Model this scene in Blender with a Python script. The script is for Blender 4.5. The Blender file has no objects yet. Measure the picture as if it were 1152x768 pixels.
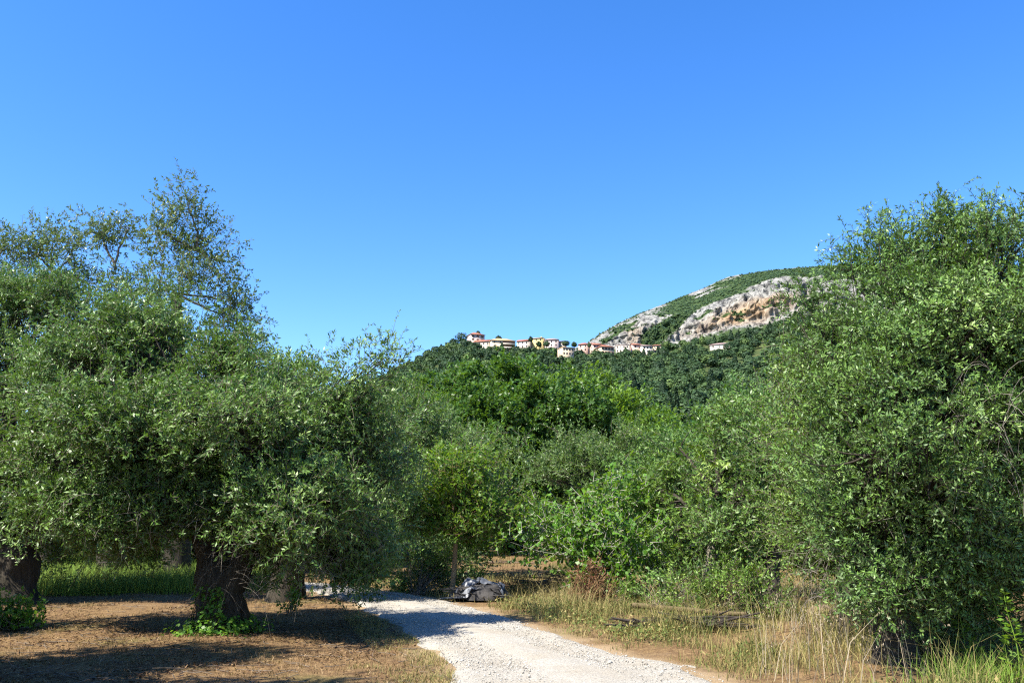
import bpy, math, random
import numpy as np
from mathutils import Vector

# ------------------------------------------------------------------ camera, sky, sun, exposure
SC = bpy.context.scene
COL = SC.collection
F = 950.0                      # focal length in photo pixels (photo 1152 wide)
PITCH = math.atan(206.0 / F)
CAMZ = 1.7
cam_d = bpy.data.cameras.new("camera")
cam = bpy.data.objects.new("camera", cam_d)
COL.objects.link(cam)
cam.location = (0, 0, CAMZ)
cam.rotation_euler = (math.pi / 2 + PITCH, 0, 0)
cam_d.sensor_width = 36.0
cam_d.lens = F / 1152.0 * 36.0
cam_d.clip_start = 0.1
cam_d.clip_end = 20000
SC.camera = cam

SUN_EL = math.radians(53)
SUN_AZ = math.radians(-124)    # clockwise from +Y: from the left, a little behind the camera
world = bpy.data.worlds.new("World")
SC.world = world
world.use_nodes = True
wn = world.node_tree.nodes
wl = world.node_tree.links
wn.clear()
wo = wn.new('ShaderNodeOutputWorld')
bg = wn.new('ShaderNodeBackground')
sky = wn.new('ShaderNodeTexSky')
sky.sky_type = 'NISHITA'
sky.sun_disc = False
sky.sun_elevation = SUN_EL
sky.sun_rotation = SUN_AZ
sky.altitude = 200
sky.air_density = 1.0
sky.dust_density = 0.3
sky.ozone_density = 3.0
hs = wn.new('ShaderNodeHueSaturation')
hs.inputs['Saturation'].default_value = 1.32
hs.inputs['Value'].default_value = 1.42
hs.inputs['Hue'].default_value = 0.51
bg.inputs['Strength'].default_value = 0.08
wl.new(sky.outputs[0], hs.inputs['Color'])
wl.new(hs.outputs[0], bg.inputs[0])
wl.new(bg.outputs[0], wo.inputs[0])

sun_d = bpy.data.lights.new("sun", 'SUN')
sun_d.energy = 5.0
sun_d.angle = math.radians(0.5)
sun_d.color = (1.0, 0.94, 0.84)
sun = bpy.data.objects.new("sun", sun_d)
COL.objects.link(sun)
sdir = Vector((math.sin(SUN_AZ) * math.cos(SUN_EL), math.cos(SUN_AZ) * math.cos(SUN_EL), math.sin(SUN_EL)))
sun.rotation_euler = sdir.to_track_quat('Z', 'Y').to_euler()
sun.location = (-20, -10, 40)

SC.view_settings.view_transform = 'Standard'
SC.view_settings.look = 'None'
SC.view_settings.gamma = 1.0
SC.view_settings.use_curve_mapping = False
SC.view_settings.exposure = 1.5
SC.render.engine = 'CYCLES'
SC.cycles.max_bounces = 6
SC.cycles.diffuse_bounces = 2
SC.cycles.glossy_bounces = 2
SC.cycles.transmission_bounces = 3
SC.cycles.volume_bounces = 0
SC.cycles.filter_width = 1.2
SC.cycles.use_denoising = False

# ------------------------------------------------------------------ helpers
cp, sp = math.cos(PITCH), math.sin(PITCH)

def ray(px, py):
    a = (px - 576.0) / F
    b = (384.0 - py) / F
    return np.array([a, cp - b * sp, sp + b * cp])

def P(px, py, Y):
    d = ray(px, py)
    return np.array([0, 0, CAMZ]) + d * (Y / d[1])

def G(px, py, z=0.0):
    d = ray(px, py)
    return np.array([0, 0, CAMZ]) + d * ((z - CAMZ) / d[2])

def vhash(ix, iy, iz, seed):
    n = (ix.astype(np.int64) * 374761393 + iy.astype(np.int64) * 668265263 + iz.astype(np.int64) * 2147483647 + seed * 1274126177)
    n = n & 0xFFFFFFFF
    n = ((n ^ (n >> 13)) * 1274126177) & 0xFFFFFFFF
    n = n ^ (n >> 16)
    return (n & 0xFFFFFF) / float(0xFFFFFF)

def vnoise(p, seed=0):
    p = np.asarray(p, float)
    i = np.floor(p).astype(np.int64)
    f = p - i
    u = f * f * (3 - 2 * f)
    r = 0
    for dx in (0, 1):
        wx = u[..., 0] if dx else 1 - u[..., 0]
        for dy in (0, 1):
            wy = u[..., 1] if dy else 1 - u[..., 1]
            for dz in (0, 1):
                wz = u[..., 2] if dz else 1 - u[..., 2]
                r = r + wx * wy * wz * vhash(i[..., 0] + dx, i[..., 1] + dy, i[..., 2] + dz, seed)
    return r

def fbm(p, octv=4, seed=0):
    p = np.asarray(p, float)
    s, a, t = 0, 1.0, 0
    for o in range(octv):
        s = s + a * vnoise(p * (2.03 ** o) + 17.3 * o, seed + o)
        t += a
        a *= 0.5
    return s / t

def norm(v):
    return v / np.maximum(np.linalg.norm(v, axis=-1, keepdims=True), 1e-9)

class Geo:
    """collects vertices and polygons (quads and triangles) for ONE mesh object"""
    def __init__(self):
        self.v, self.q, self.t, self.qa, self.ta, self.n = [], [], [], [], [], 0
        self.qm, self.tm = [], []
    def add(self, v, q=None, t=None, var=0.5, mat=0):
        v = np.asarray(v, float).reshape(-1, 3)
        if q is not None and len(q):
            q = np.asarray(q, np.int64).reshape(-1, 4)
            self.q.append(q + self.n)
            self.qa.append(np.broadcast_to(np.asarray(var, float), (len(q),)))
            self.qm.append(np.full(len(q), mat, np.int32))
        if t is not None and len(t):
            t = np.asarray(t, np.int64).reshape(-1, 3)
            self.t.append(t + self.n)
            self.ta.append(np.broadcast_to(np.asarray(var, float) if np.ndim(var) == 0 or len(np.atleast_1d(var)) == len(t) else 0.5, (len(t),)))
            self.tm.append(np.full(len(t), mat, np.int32))
        self.v.append(v)
        self.n += len(v)
    def build(self, name, mats, parent=None, smooth=False, offset=(0, 0, 0), vattr=None):
        me = bpy.data.meshes.new(name)
        v = np.concatenate(self.v) - np.asarray(offset, float)
        q = np.concatenate(self.q) if self.q else np.zeros((0, 4), np.int64)
        t = np.concatenate(self.t) if self.t else np.zeros((0, 3), np.int64)
        me.vertices.add(len(v))
        me.vertices.foreach_set("co", v.astype(np.float32).ravel())
        nl = q.size + t.size
        me.loops.add(nl)
        me.loops.foreach_set("vertex_index", np.concatenate([q.ravel(), t.ravel()]).astype(np.int32))
        me.polygons.add(len(q) + len(t))
        st = np.concatenate([np.arange(len(q)) * 4, q.size + np.arange(len(t)) * 3]).astype(np.int32)
        me.polygons.foreach_set("loop_start", st)
        var = np.concatenate(self.qa + self.ta)
        mi = np.concatenate(self.qm + self.tm)
        if not isinstance(mats, (list, tuple)):
            mats = [mats]
        for m in mats:
            me.materials.append(m)
        me.polygons.foreach_set("material_index", mi)
        if smooth:
            me.polygons.foreach_set("use_smooth", np.ones(len(q) + len(t), bool))
        me.update(calc_edges=True)
        at = me.attributes.new("var", 'FLOAT', 'FACE')
        at.data.foreach_set("value", var.astype(np.float32))
        if vattr:
            for k, arr in vattr.items():
                a = me.attributes.new(k, 'FLOAT', 'POINT')
                a.data.foreach_set("value", np.asarray(arr, np.float32))
        ob = bpy.data.objects.new(name, me)
        COL.objects.link(ob)
        if parent is not None:
            ob.parent = parent
        return ob

def tag(o, label=None, cat=None, group=None, kind=None):
    if label: o["label"] = label
    if cat: o["category"] = cat
    if group: o["group"] = group
    if kind: o["kind"] = kind
    return o

def thing(name, label, cat, loc, group=None, rz=0.0):
    o = bpy.data.objects.new(name, None)
    o.empty_display_size = 0.3
    COL.objects.link(o)
    o.location = tuple(float(c) for c in loc)
    o.rotation_euler = (0, 0, rz)
    return tag(o, label, cat, group)

def dup(root, loc, rz=0.0, scale=1.0, label=None, group=None):
    r = root.copy()
    COL.objects.link(r)
    r.location = tuple(float(c) for c in loc)
    r.rotation_euler = (0, 0, rz)
    r.scale = scale if isinstance(scale, (tuple, list)) else (scale,) * 3
    if label: r["label"] = label
    if group: r["group"] = group
    for ch in list(root.children):
        c = ch.copy()
        COL.objects.link(c)
        c.parent = r
        for g in list(ch.children):
            d = g.copy()
            COL.objects.link(d)
            d.parent = c
    return r

def tube_batch(paths, radii, S=6, phase=0.0):
    paths = np.asarray(paths, float)
    N, K, _ = paths.shape
    radii = np.broadcast_to(np.asarray(radii, float), (N, K))
    t = norm(np.gradient(paths, axis=1))
    ref = np.where(np.abs(t[..., 2:3]) > 0.8, np.array([1.0, 0.13, 0]), np.array([0, 0, 1.0]))
    ref = np.where(np.abs(t[:, :1, 2:3]) > 0.8, np.array([1.0, 0.13, 0]), np.array([0, 0, 1.0])) + 0 * ref
    a = norm(np.cross(t, ref))
    b = np.cross(t, a)
    ang = np.arange(S) / S * 2 * np.pi + phase
    ring = paths[:, :, None] + radii[:, :, None, None] * (np.cos(ang)[None, None, :, None] * a[:, :, None] + np.sin(ang)[None, None, :, None] * b[:, :, None])
    v = ring.reshape(-1, 3)
    idx = np.arange(N * K * S).reshape(N, K, S)
    i0 = idx[:, :-1]
    i1 = idx[:, 1:]
    q = np.stack([i0, np.roll(i0, -1, 2), np.roll(i1, -1, 2), i1], -1).reshape(-1, 4)
    return v, q

def bez(p0, p1, p2, K):
    s = np.linspace(0, 1, K)[None, :, None]
    return (1 - s) ** 2 * p0[:, None] + 2 * s * (1 - s) * p1[:, None] + s ** 2 * p2[:, None]

# ------------------------------------------------------------------ materials
def new_mat(name):
    m = bpy.data.materials.new(name)
    m.use_nodes = True
    nt = m.node_tree
    nt.nodes.clear()
    out = nt.nodes.new('ShaderNodeOutputMaterial')
    return m, nt, nt.nodes, nt.links, out

def rgb(n, c):
    r = n.new('ShaderNodeRGB')
    r.outputs[0].default_value = (*c, 1)
    return r.outputs[0]

def mixc(n, l, fac, a, b, mode='MIX'):
    m = n.new('ShaderNodeMix')
    m.data_type = 'RGBA'
    m.blend_type = mode
    for sock, v in ((m.inputs[0], fac), (m.inputs[6], a), (m.inputs[7], b)):
        if isinstance(v, (int, float)):
            sock.default_value = v
        elif isinstance(v, tuple):
            sock.default_value = (*v, 1) if len(v) == 3 else v
        else:
            l.new(v, sock)
    return m.outputs[2]

def noise(n, l, scale, detail=5, vec=None, rough=0.6, dist=0.0):
    t = n.new('ShaderNodeTexNoise')
    t.inputs['Scale'].default_value = scale
    t.inputs['Detail'].default_value = detail
    t.inputs['Roughness'].default_value = rough
    t.inputs['Distortion'].default_value = dist
    if vec is not None:
        l.new(vec, t.inputs['Vector'])
    return t.outputs[0]

def ramp(n, l, fac, stops):
    r = n.new('ShaderNodeValToRGB')
    e = r.color_ramp.elements
    while len(e) < len(stops):
        e.new(0.5)
    for i, (p, c) in enumerate(stops):
        e[i].position = p
        e[i].color = (*c, 1) if not isinstance(c, (int, float)) else (c, c, c, 1)
    l.new(fac, r.inputs[0])
    return r.outputs[0]

def attr(n, name):
    a = n.new('ShaderNodeAttribute')
    a.attribute_name = name
    return a.outputs['Fac']

def geo_pos(n):
    return n.new('ShaderNodeNewGeometry').outputs['Position']

def mapping(n, l, vec, scale):
    m = n.new('ShaderNodeMapping')
    m.inputs['Scale'].default_value = scale
    l.new(vec, m.inputs['Vector'])
    return m.outputs[0]

def principled(n, col, l, rough=0.7, spec=0.3):
    b = n.new('ShaderNodeBsdfPrincipled')
    if isinstance(col, tuple):
        b.inputs['Base Color'].default_value = (*col, 1)
    else:
        l.new(col, b.inputs['Base Color'])
    b.inputs['Roughness'].default_value = rough
    b.inputs['Specular IOR Level'].default_value = spec
    return b

def bump(n, l, h, strength=0.5, dist=0.02):
    b = n.new('ShaderNodeBump')
    b.inputs['Strength'].default_value = strength
    b.inputs['Distance'].default_value = dist
    l.new(h, b.inputs['Height'])
    return b.outputs[0]

def leaf_mat(name, stops, under, trans=(0.10, 0.16, 0.02), tf=0.25, rough=0.42, spec=0.35):
    """stops: colour of the upper leaf face over the per-leaf variation; under: lower face"""
    m, nt, n, l, out = new_mat(name)
    top = ramp(n, l, attr(n, "var"), stops)
    g = n.new('ShaderNodeNewGeometry')
    c = mixc(n, l, g.outputs['Backfacing'], top, under)
    b = principled(n, c, l, rough, spec)
    if tf > 0:
        tr = n.new('ShaderNodeBsdfTranslucent')
        tr.inputs[0].default_value = (*trans, 1)
        mx = n.new('ShaderNodeMixShader')
        mx.inputs[0].default_value = tf
        l.new(b.outputs[0], mx.inputs[1])
        l.new(tr.outputs[0], mx.inputs[2])
        l.new(mx.outputs[0], out.inputs[0])
    else:
        l.new(b.outputs[0], out.inputs[0])
    return m

def bark_mat(name, dark, light, scale=9.0):
    m, nt, n, l, out = new_mat(name)
    tc = n.new('ShaderNodeTexCoord').outputs['Object']
    st = mapping(n, l, tc, (1, 1, 0.28))
    f = noise(n, l, scale, 8, st, 0.7, 0.6)
    f2 = noise(n, l, 2.2, 4, tc)
    c = ramp(n, l, f, [(0.3, dark), (0.7, light)])
    c = mixc(n, l, f2, c, (dark[0] * .9, dark[1] * 1.05, dark[2] * .8))
    b = principled(n, c, l, 0.9, 0.15)
    l.new(bump(n, l, f, 1.0, 0.05), b.inputs['Normal'])
    l.new(b.outputs[0], out.inputs[0])
    return m

def plain_mat(name, c1, c2, scale=6.0, rough=0.85, spec=0.2, bs=0.3, bd=0.02):
    m, nt, n, l, out = new_mat(name)
    tc = n.new('ShaderNodeTexCoord').outputs['Object']
    f = noise(n, l, scale, 6, tc)
    c = ramp(n, l, f, [(0.3, c1), (0.7, c2)])
    b = principled(n, c, l, rough, spec)
    if bs:
        l.new(bump(n, l, f, bs, bd), b.inputs['Normal'])
    l.new(b.outputs[0], out.inputs[0])
    return m

M_OLIVE = leaf_mat("olive leaves", [(0.0, (0.034, 0.076, 0.016)), (0.4, (0.088, 0.172, 0.034)), (0.75, (0.175, 0.285, 0.066)), (1.0, (0.31, 0.39, 0.14))], (0.115, 0.18, 0.065), (0.14, 0.26, 0.02), 0.20, 0.42, 0.26)
M_OLIVE_GREY = leaf_mat("grey olive leaves", [(0.0, (0.050, 0.090, 0.026)), (0.5, (0.095, 0.160, 0.042)), (1.0, (0.16, 0.23, 0.075))], (0.125, 0.185, 0.062), (0.15, 0.26, 0.025), 0.3, 0.42, 0.26)
M_OLIVE_YEL = leaf_mat("yellow green olive leaves", [(0.0, (0.042, 0.090, 0.016)), (0.5, (0.115, 0.205, 0.032)), (1.0, (0.28, 0.37, 0.085))], (0.10, 0.17, 0.03), (0.19, 0.32, 0.012), 0.22, 0.42, 0.26)
M_BROAD = leaf_mat("broad leaves", [(0.0, (0.024, 0.064, 0.010)), (0.5, (0.050, 0.118, 0.017)), (1.0, (0.10, 0.185, 0.027))], (0.07, 0.13, 0.03), (0.13, 0.25, 0.015), 0.30, 0.42, 0.26)
M_BROAD_LT = leaf_mat("light broad leaves", [(0.0, (0.048, 0.105, 0.012)), (0.5, (0.092, 0.182, 0.020)), (1.0, (0.16, 0.27, 0.032))], (0.11, 0.18, 0.04), (0.20, 0.34, 0.015), 0.34, 0.42, 0.26)
M_FIG = leaf_mat("fig leaves", [(0.0, (0.045, 0.125, 0.014)), (0.5, (0.085, 0.20, 0.022)), (1.0, (0.15, 0.28, 0.035))], (0.11, 0.19, 0.045), (0.20, 0.36, 0.02), 0.36, 0.42, 0.26)
M_BLUE = leaf_mat("sparse tree leaves", [(0.0, (0.040, 0.085, 0.024)), (0.5, (0.080, 0.150, 0.042)), (1.0, (0.15, 0.22, 0.070))], (0.11, 0.155, 0.065), (0.14, 0.21, 0.03), 0.3, 0.42, 0.26)
M_HILL = leaf_mat("hill tree leaves", [(0.0, (0.018, 0.040, 0.018)), (0.45, (0.032, 0.066, 0.022)), (0.8, (0.060, 0.105, 0.028)), (1.0, (0.12, 0.18, 0.045))], (0.05, 0.09, 0.03), (0.06, 0.1, 0.02), 0.12, 0.6, 0.2)
M_DARK = leaf_mat("dark conifer leaves", [(0.0, (0.014, 0.034, 0.014)), (1.0, (0.035, 0.065, 0.022))], (0.03, 0.055, 0.02), (0.03, 0.06, 0.01), 0.08, 0.6, 0.2)
M_BROWN = leaf_mat("dead leaves", [(0.0, (0.075, 0.040, 0.022)), (1.0, (0.20, 0.115, 0.062))], (0.15, 0.085, 0.045), (0.2, 0.1, 0.03), 0.15, 0.8, 0.1)
M_BARK = bark_mat("olive bark", (0.022, 0.018, 0.014), (0.12, 0.10, 0.08))
M_BARK_LT = bark_mat("pale olive bark", (0.12, 0.10, 0.08), (0.36, 0.32, 0.27), 7.0)
M_TWIG = plain_mat("grey twigs", (0.07, 0.056, 0.042), (0.21, 0.175, 0.135), 12.0, bs=0)
M_DEADTWIG = plain_mat("bleached dead twigs", (0.11, 0.095, 0.075), (0.26, 0.235, 0.195), 12.0, bs=0)
M_FIGWOOD = plain_mat("pale fig wood", (0.28, 0.26, 0.21), (0.46, 0.43, 0.36), 8.0, bs=0.2)
M_POLE = plain_mat("pale brown bark", (0.17, 0.11, 0.06), (0.34, 0.24, 0.14), 10.0, bs=0.4)

# ------------------------------------------------------------------ plants
def leaves(base, ldir, out, L, W, rng, up=0.8, flip=0.85, jit=None):
    """one rhombus per leaf: base (N,3), direction (N,3), out = preferred facing"""
    N = len(base)
    L = np.broadcast_to(L, (N,))[:, None]
    W = np.broadcast_to(W, (N,))[:, None]
    pref = norm(out * 0.7 + np.array([0, 0, up]) + (rng.normal(0, 0.5, (N, 3)) if jit is None else jit + rng.normal(0, 0.40, (N, 3))))
    side = norm(np.cross(ldir, pref))
    nrm = np.cross(side, ldir)
    s = np.where(rng.random(N) < flip, 1.0, -1.0)[:, None]
    side = side * s
    mid = base + ldir * L * 0.45
    tip = base + ldir * L - nrm * s * L * rng.uniform(-0.05, 0.12, (N, 1)) * 0
    v = np.stack([base, mid + side * W * 0.5, tip, mid - side * W * 0.5], 1)
    # orientation so that the face normal is on the preferred side
    e1 = v[:, 1] - v[:, 0]
    e2 = v[:, 2] - v[:, 0]
    fn = np.cross(e1, e2)
    wrong = (np.sum(fn * pref, 1) * s[:, 0]) < 0
    v[wrong] = v[wrong][:, [0, 3, 2, 1]]
    return v

def unit_sphere(n, rng):
    return norm(rng.normal(0, 1, (n, 3)))

UPB = np.array([0, 0, .0])
def crown(lobes, dens, nsh, nleaf, L, W, rng, csize=0.38, shoot=(0.22, 0.5), upw=0.45, droop=0.0, inner=0.62, zmin=0.25, wisps=0.0, gap=0.485, gfreq=1.4, sub=9, gap2=0.455, leaf_ang=0.75):
    """lobes: list of (cx,cy,cz,rx,ry,rz). returns leaf quads (N,4,3), per-leaf var, shoot paths, clump centres + lobe idx"""
    cc, co, cl = [], [], []
    subs = []
    for i, (cx, cy, cz, rx, ry, rz) in enumerate(lobes):
        if sub <= 1:
            subs.append((i, cx, cy, cz, rx, ry, rz, rng.random()))
            continue
        off = rng.uniform(0, 6.28)
        for k in range(sub):
            zz = 1 - 2 * (k + 0.5) / sub
            aa = off + k * 2.399
            d = np.array([math.sqrt(1 - zz * zz) * math.cos(aa), math.sqrt(1 - zz * zz) * math.sin(aa), zz]) + rng.normal(0, .22, 3)
            f = rng.uniform(.58, .92)
            q_ = rng.uniform(.28, .54)
            subs.append((i, cx + d[0] * rx * f, cy + d[1] * ry * f, cz + d[2] * rz * f, rx * q_, ry * q_, rz * q_ * 1.05, rng.random()))
    st_ = []
    for (i, cx, cy, cz, rx, ry, rz, tn) in subs:
        area = 4 * np.pi * ((rx * ry) ** 1.6 / 3 + (rx * rz) ** 1.6 / 3 + (ry * rz) ** 1.6 / 3) ** (1 / 1.6)
        n = max(4, int(area * dens * 1.0))
        d = unit_sphere(n, rng)
        f = inner + (1 - inner) * rng.random(n) ** 0.5
        wob = 0.62 + 0.70 * fbm(d * 2.4 + i * 7.1 + tn * 31, 3, 5)
        p = np.array([cx, cy, cz]) + d * np.array([rx, ry, rz]) * (f * wob)[:, None]
        keep = (fbm(p * gfreq, 3, 11) > gap - 0.10 * rng.random(n)) & (fbm(p * gfreq * 0.42 + 9.3, 2, 13) > gap2 - 0.06 * rng.random(n)) & (p[:, 2] > zmin)
        cc.append(p[keep]); co.append(d[keep]); cl.append(np.full(keep.sum(), i)); st_.append(np.full(keep.sum(), tn))
    cc = np.concatenate(cc); co = np.concatenate(co); cl = np.concatenate(cl); st_ = np.concatenate(st_)
    if len(lobes) > 3:
        ok_ = np.bincount(cl, minlength=len(lobes))[cl] >= 8
        cc, co, cl, st_ = cc[ok_], co[ok_], cl[ok_], st_[ok_]
    nc = len(cc)
    ns = nc * nsh
    ci = np.repeat(np.arange(nc), nsh)
    o = cc[ci] + rng.normal(0, 1, (ns, 3)) * csize * 0.5
    d = norm(co[ci] * 0.55 + np.array([0, 0, upw]) + rng.normal(0, 0.55, (ns, 3)))
    ln = rng.uniform(shoot[0], shoot[1], ns)
    if wisps > 0:
        w = (rng.random(ns) < wisps) & (co[ci][:, 2] > 0.25)
        ln[w] *= rng.uniform(1.4, 2.3, w.sum())
        d[w] = norm(d[w] * 0.4 + np.array([0, 0, 1.0]))
    tip = o + d * ln[:, None]
    midc = o + d * ln[:, None] * 0.5 + np.array([0, 0, 0.10]) * ln[:, None] * (1 if droop > 0 else -0.3)
    tip = tip - np.array([0, 0, 1.0]) * droop * ln[:, None]
    tip[:, 2] = np.maximum(tip[:, 2], 0.05)
    sp_ = bez(o, midc, tip, 3)
    # leaves along each shoot
    s = (np.arange(nleaf) + 0.6) / nleaf
    s = s[None, :] + rng.uniform(-0.4, 0.4, (ns, nleaf)) / nleaf
    s = np.clip(s, 0, 1)[..., None]
    base = (1 - s) ** 2 * o[:, None] + 2 * s * (1 - s) * midc[:, None] + s * s * tip[:, None]
    tan = norm(2 * (1 - s) * (midc - o)[:, None] + 2 * s * (tip - midc)[:, None])
    rad = norm(np.cross(tan, norm(rng.normal(0, 1, (ns, nleaf, 3)))))
    ld = norm(tan * (1 - leaf_ang * 0.6) + rad * leaf_ang).reshape(-1, 3)
    base = base.reshape(-1, 3)
    outv = np.repeat(co[ci], nleaf, axis=0)
    n = len(base)
    sz = rng.uniform(0.7, 1.25, n)
    lv = leaves(base, ld, outv, L * sz, W * sz, rng, jit=np.repeat(rng.normal(0, .42, (nc, 3))[ci] + rng.normal(0, .34, (ns, 3)), nleaf, axis=0))
    # clump tint (young and old growth) + leaf tint
    tint = np.clip(-0.02 + 0.50 * np.repeat(rng.random(nc), nsh) + 0.42 * np.repeat(st_, nsh) + rng.normal(0, 0.10, ns), 0, 1)
    var = np.clip(np.repeat(tint, nleaf) * 0.75 + rng.random(n) * 0.25, 0, 1)
    return lv, var, sp_, ln, cc, cl

def add_leaves(geo, lv, var, mat=0):
    n = len(lv)
    geo.add(lv.reshape(-1, 3), np.arange(n * 4).reshape(-1, 4), var=var, mat=mat)

def rough_trunk(geo, path, rad, S=22, K=26, amp=0.16, seed=0, flare=1.0, freq=1.0):
    path = np.asarray(path, float)
    rad = np.asarray(rad, float)
    s0 = np.linspace(0, 1, len(path))
    s = np.linspace(0, 1, K)
    # smooth resample
    pp = np.stack([np.interp(s, s0, path[:, i]) for i in range(3)], 1)
    ker = np.array([1, 2, 3, 2, 1]) / 9.0
    for i in range(3):
        e = np.pad(pp[:, i], 2, mode='edge')
        sm = np.convolve(e, ker, 'valid')
        pp[1:-1, i] = sm[1:-1]
    rr = np.interp(s, s0, rad)
    v, q = tube_batch(pp[None], rr[None], S)
    v = v.reshape(K, S, 3)
    c = pp[:, None]
    d = v - c
    # vertical flutes + lumps
    ang = np.arange(S) / S * 2 * np.pi
    fl = fbm(np.stack(np.broadcast_arrays(np.cos(ang)[None] * 1.7, np.sin(ang)[None] * 1.7, pp[:, 2:3] * 0.9), -1) * freq, 3, seed)
    lump = fbm(v * 3.2 / max(rr[0], 0.1) * 0.35, 4, seed + 3)
    k = 1 + amp * 2.4 * (fl - 0.5) + amp * 1.6 * (lump - 0.5)
    d = d * k[..., None]
    v = (c + d).reshape(-1, 3)
    geo.add(v, q)
    # closing cap on top
    top = np.arange((K - 1) * S, K * S)
    geo.add(np.vstack([v[top], pp[-1:] + np.array([[0, 0, rr[-1] * 0.3]])]), None, [[i, (i + 1) % S, S] for i in range(S)])

def limb(geo, p0, p1, r0, r1, rng, K=9, S=8, sag=0.25, wig=0.08):
    p0 = np.asarray(p0, float); p1 = np.asarray(p1, float)
    ln = np.linalg.norm(p1 - p0)
    mid = (p0 + p1) / 2 + np.array([0, 0, sag * ln * 0.5]) + rng.normal(0, wig * ln, 3)
    pt = bez(p0[None], mid[None], p1[None], K)
    pt[:, 1:-1] += rng.normal(0, wig * ln * 0.16, (1, K - 2, 3))
    rr = np.linspace(r0, r1, K)[None] * (1 + rng.normal(0, 0.06, (1, K)))
    v, q = tube_batch(pt, rr, S)
    geo.add(v, q)
    return pt[0]

def tree(name, label, base, trunk_path, trunk_rad, lobes, leafm, barkm=None, twigm=None, group=None, seed=1,
         dens=3.0, nsh=14, nleaf=15, L=0.07, W=0.019, amp=0.16, twig_r=0.004, limb_r=0.09, K=26, S=22, cat="tree", twig_share=1.0,
         forks=None, branchlets=True, limbs=(), dead=(), **kw):
    """world coordinates in, parts stored relative to the thing's base"""
    rng = np.random.default_rng(seed)
    base = np.asarray(base, float)
    root = thing(name, label, cat, base, group)
    lv, var, spth, ln, cc, cl = crown(lobes, dens, nsh, nleaf, L, W, rng, **kw)
    gt = Geo()
    rough_trunk(gt, trunk_path, trunk_rad, S, K, amp, seed)
    forks = forks if forks is not None else [trunk_path[-1]]
    r_top = max(trunk_rad[-2:])
    bm = twigm or M_BARK
    for (a_, b_, ra, rb) in limbs:
        gl = Geo()
        a_ = np.asarray(a_, float); b_ = np.asarray(b_, float)
        m_ = (a_ + b_) / 2 + rng.normal(0, 0.06, 3)
        rough_trunk(gl, [a_, m_, b_], [ra, (ra + rb) / 2, rb], 16, 14, amp, seed + 5)
        gl.build("limb", barkm or M_BARK, root, True, base)
    for i, lo in enumerate(lobes):
        gb = Geo()
        sel = np.where(cl == i)[0]
        if len(sel) < 5:
            continue
        c = 0.45 * np.array(lo[:3]) + 0.55 * cc[sel].mean(0)
        fk = min(forks, key=lambda p: np.linalg.norm(np.asarray(p) - c))
        fk = np.asarray(fk, float)
        lr = min(limb_r, r_top * 0.6)
        pts = limb(gb, fk - (c - fk) * 0.03, c, lr, lr * 0.35, rng, sag=rng.uniform(-0.1, 0.35))
        sel = np.where(cl == i)[0]
        if len(sel) and branchlets:
            st = pts[rng.integers(3, 9, len(sel))]
            mid = (st + cc[sel]) / 2 + rng.normal(0, 0.14, (len(sel), 3)) * np.linalg.norm(cc[sel] - st, axis=1, keepdims=True)
            pt = bez(st, mid, cc[sel], 6)
            r0 = min(lr * 0.2, 0.016)
            v, q = tube_batch(pt, np.linspace(1, 0.25, 6)[None] * r0, 4)
            gb.add(v, q)
        gb.build("branch", bm, root, True, base)
    gc = Geo()
    add_leaves(gc, lv, var)
    if twig_r > 0:
        m = rng.random(len(spth)) < twig_share
        v, q = tube_batch(spth[m], np.array([[1.0, 0.8, 0.35]]) * twig_r, 3)
        gc.add(v, q, mat=1)
    for (cx, cy, cz, rx, ry, rz, nd) in dead:
        p0 = np.array([cx, cy, cz]) + rng.uniform(-1, 1, (nd, 3)) * np.array([rx, ry, rz])
        dv = norm(rng.normal(0, 1, (nd, 3)) * np.array([1, 1, .3]))
        l_ = rng.uniform(.35, .85, nd)[:, None]
        p1 = p0 + dv * l_ * .5 + np.array([0, 0, .08])
        p2 = p0 + dv * l_ * .7 - np.array([0, 0, 1]) * l_ * rng.uniform(.2, .9, (nd, 1))
        p2[:, 2] = np.maximum(p2[:, 2], .06)
        v, q = tube_batch(bez(p0, p1, p2, 6), np.linspace(1, .4, 6)[None] * .0038, 3)
        gc.add(v, q, mat=2)
        # side twigs
        b0 = (p1 + p2) / 2
        e0 = b0 + norm(rng.normal(0, 1, (nd, 3)) + np.array([0, 0, -.7])) * l_ * .5
        v, q = tube_batch(bez(b0, (b0 + e0) / 2, e0, 4), np.linspace(1, .4, 4)[None] * .003, 3)
        gc.add(v, q, mat=2)
    gt.build("trunk", barkm or M_BARK, root, True, base)
    gc.build("crown", [leafm, twigm or M_TWIG, M_DEADTWIG], root, False, base)
    return root

def LB(px, py, Y, rx, rz=None, ry=None):
    """lobe from its place in the view: centre pixel, distance, radii in photo pixels"""
    c = P(px, py, Y)
    k = Y / F * 1.02
    rz = rz if rz is not None else rx
    ry = ry if ry is not None else (rx + rz) / 2
    return (c[0], c[1], c[2], rx * k, ry * k, rz * k)

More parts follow.
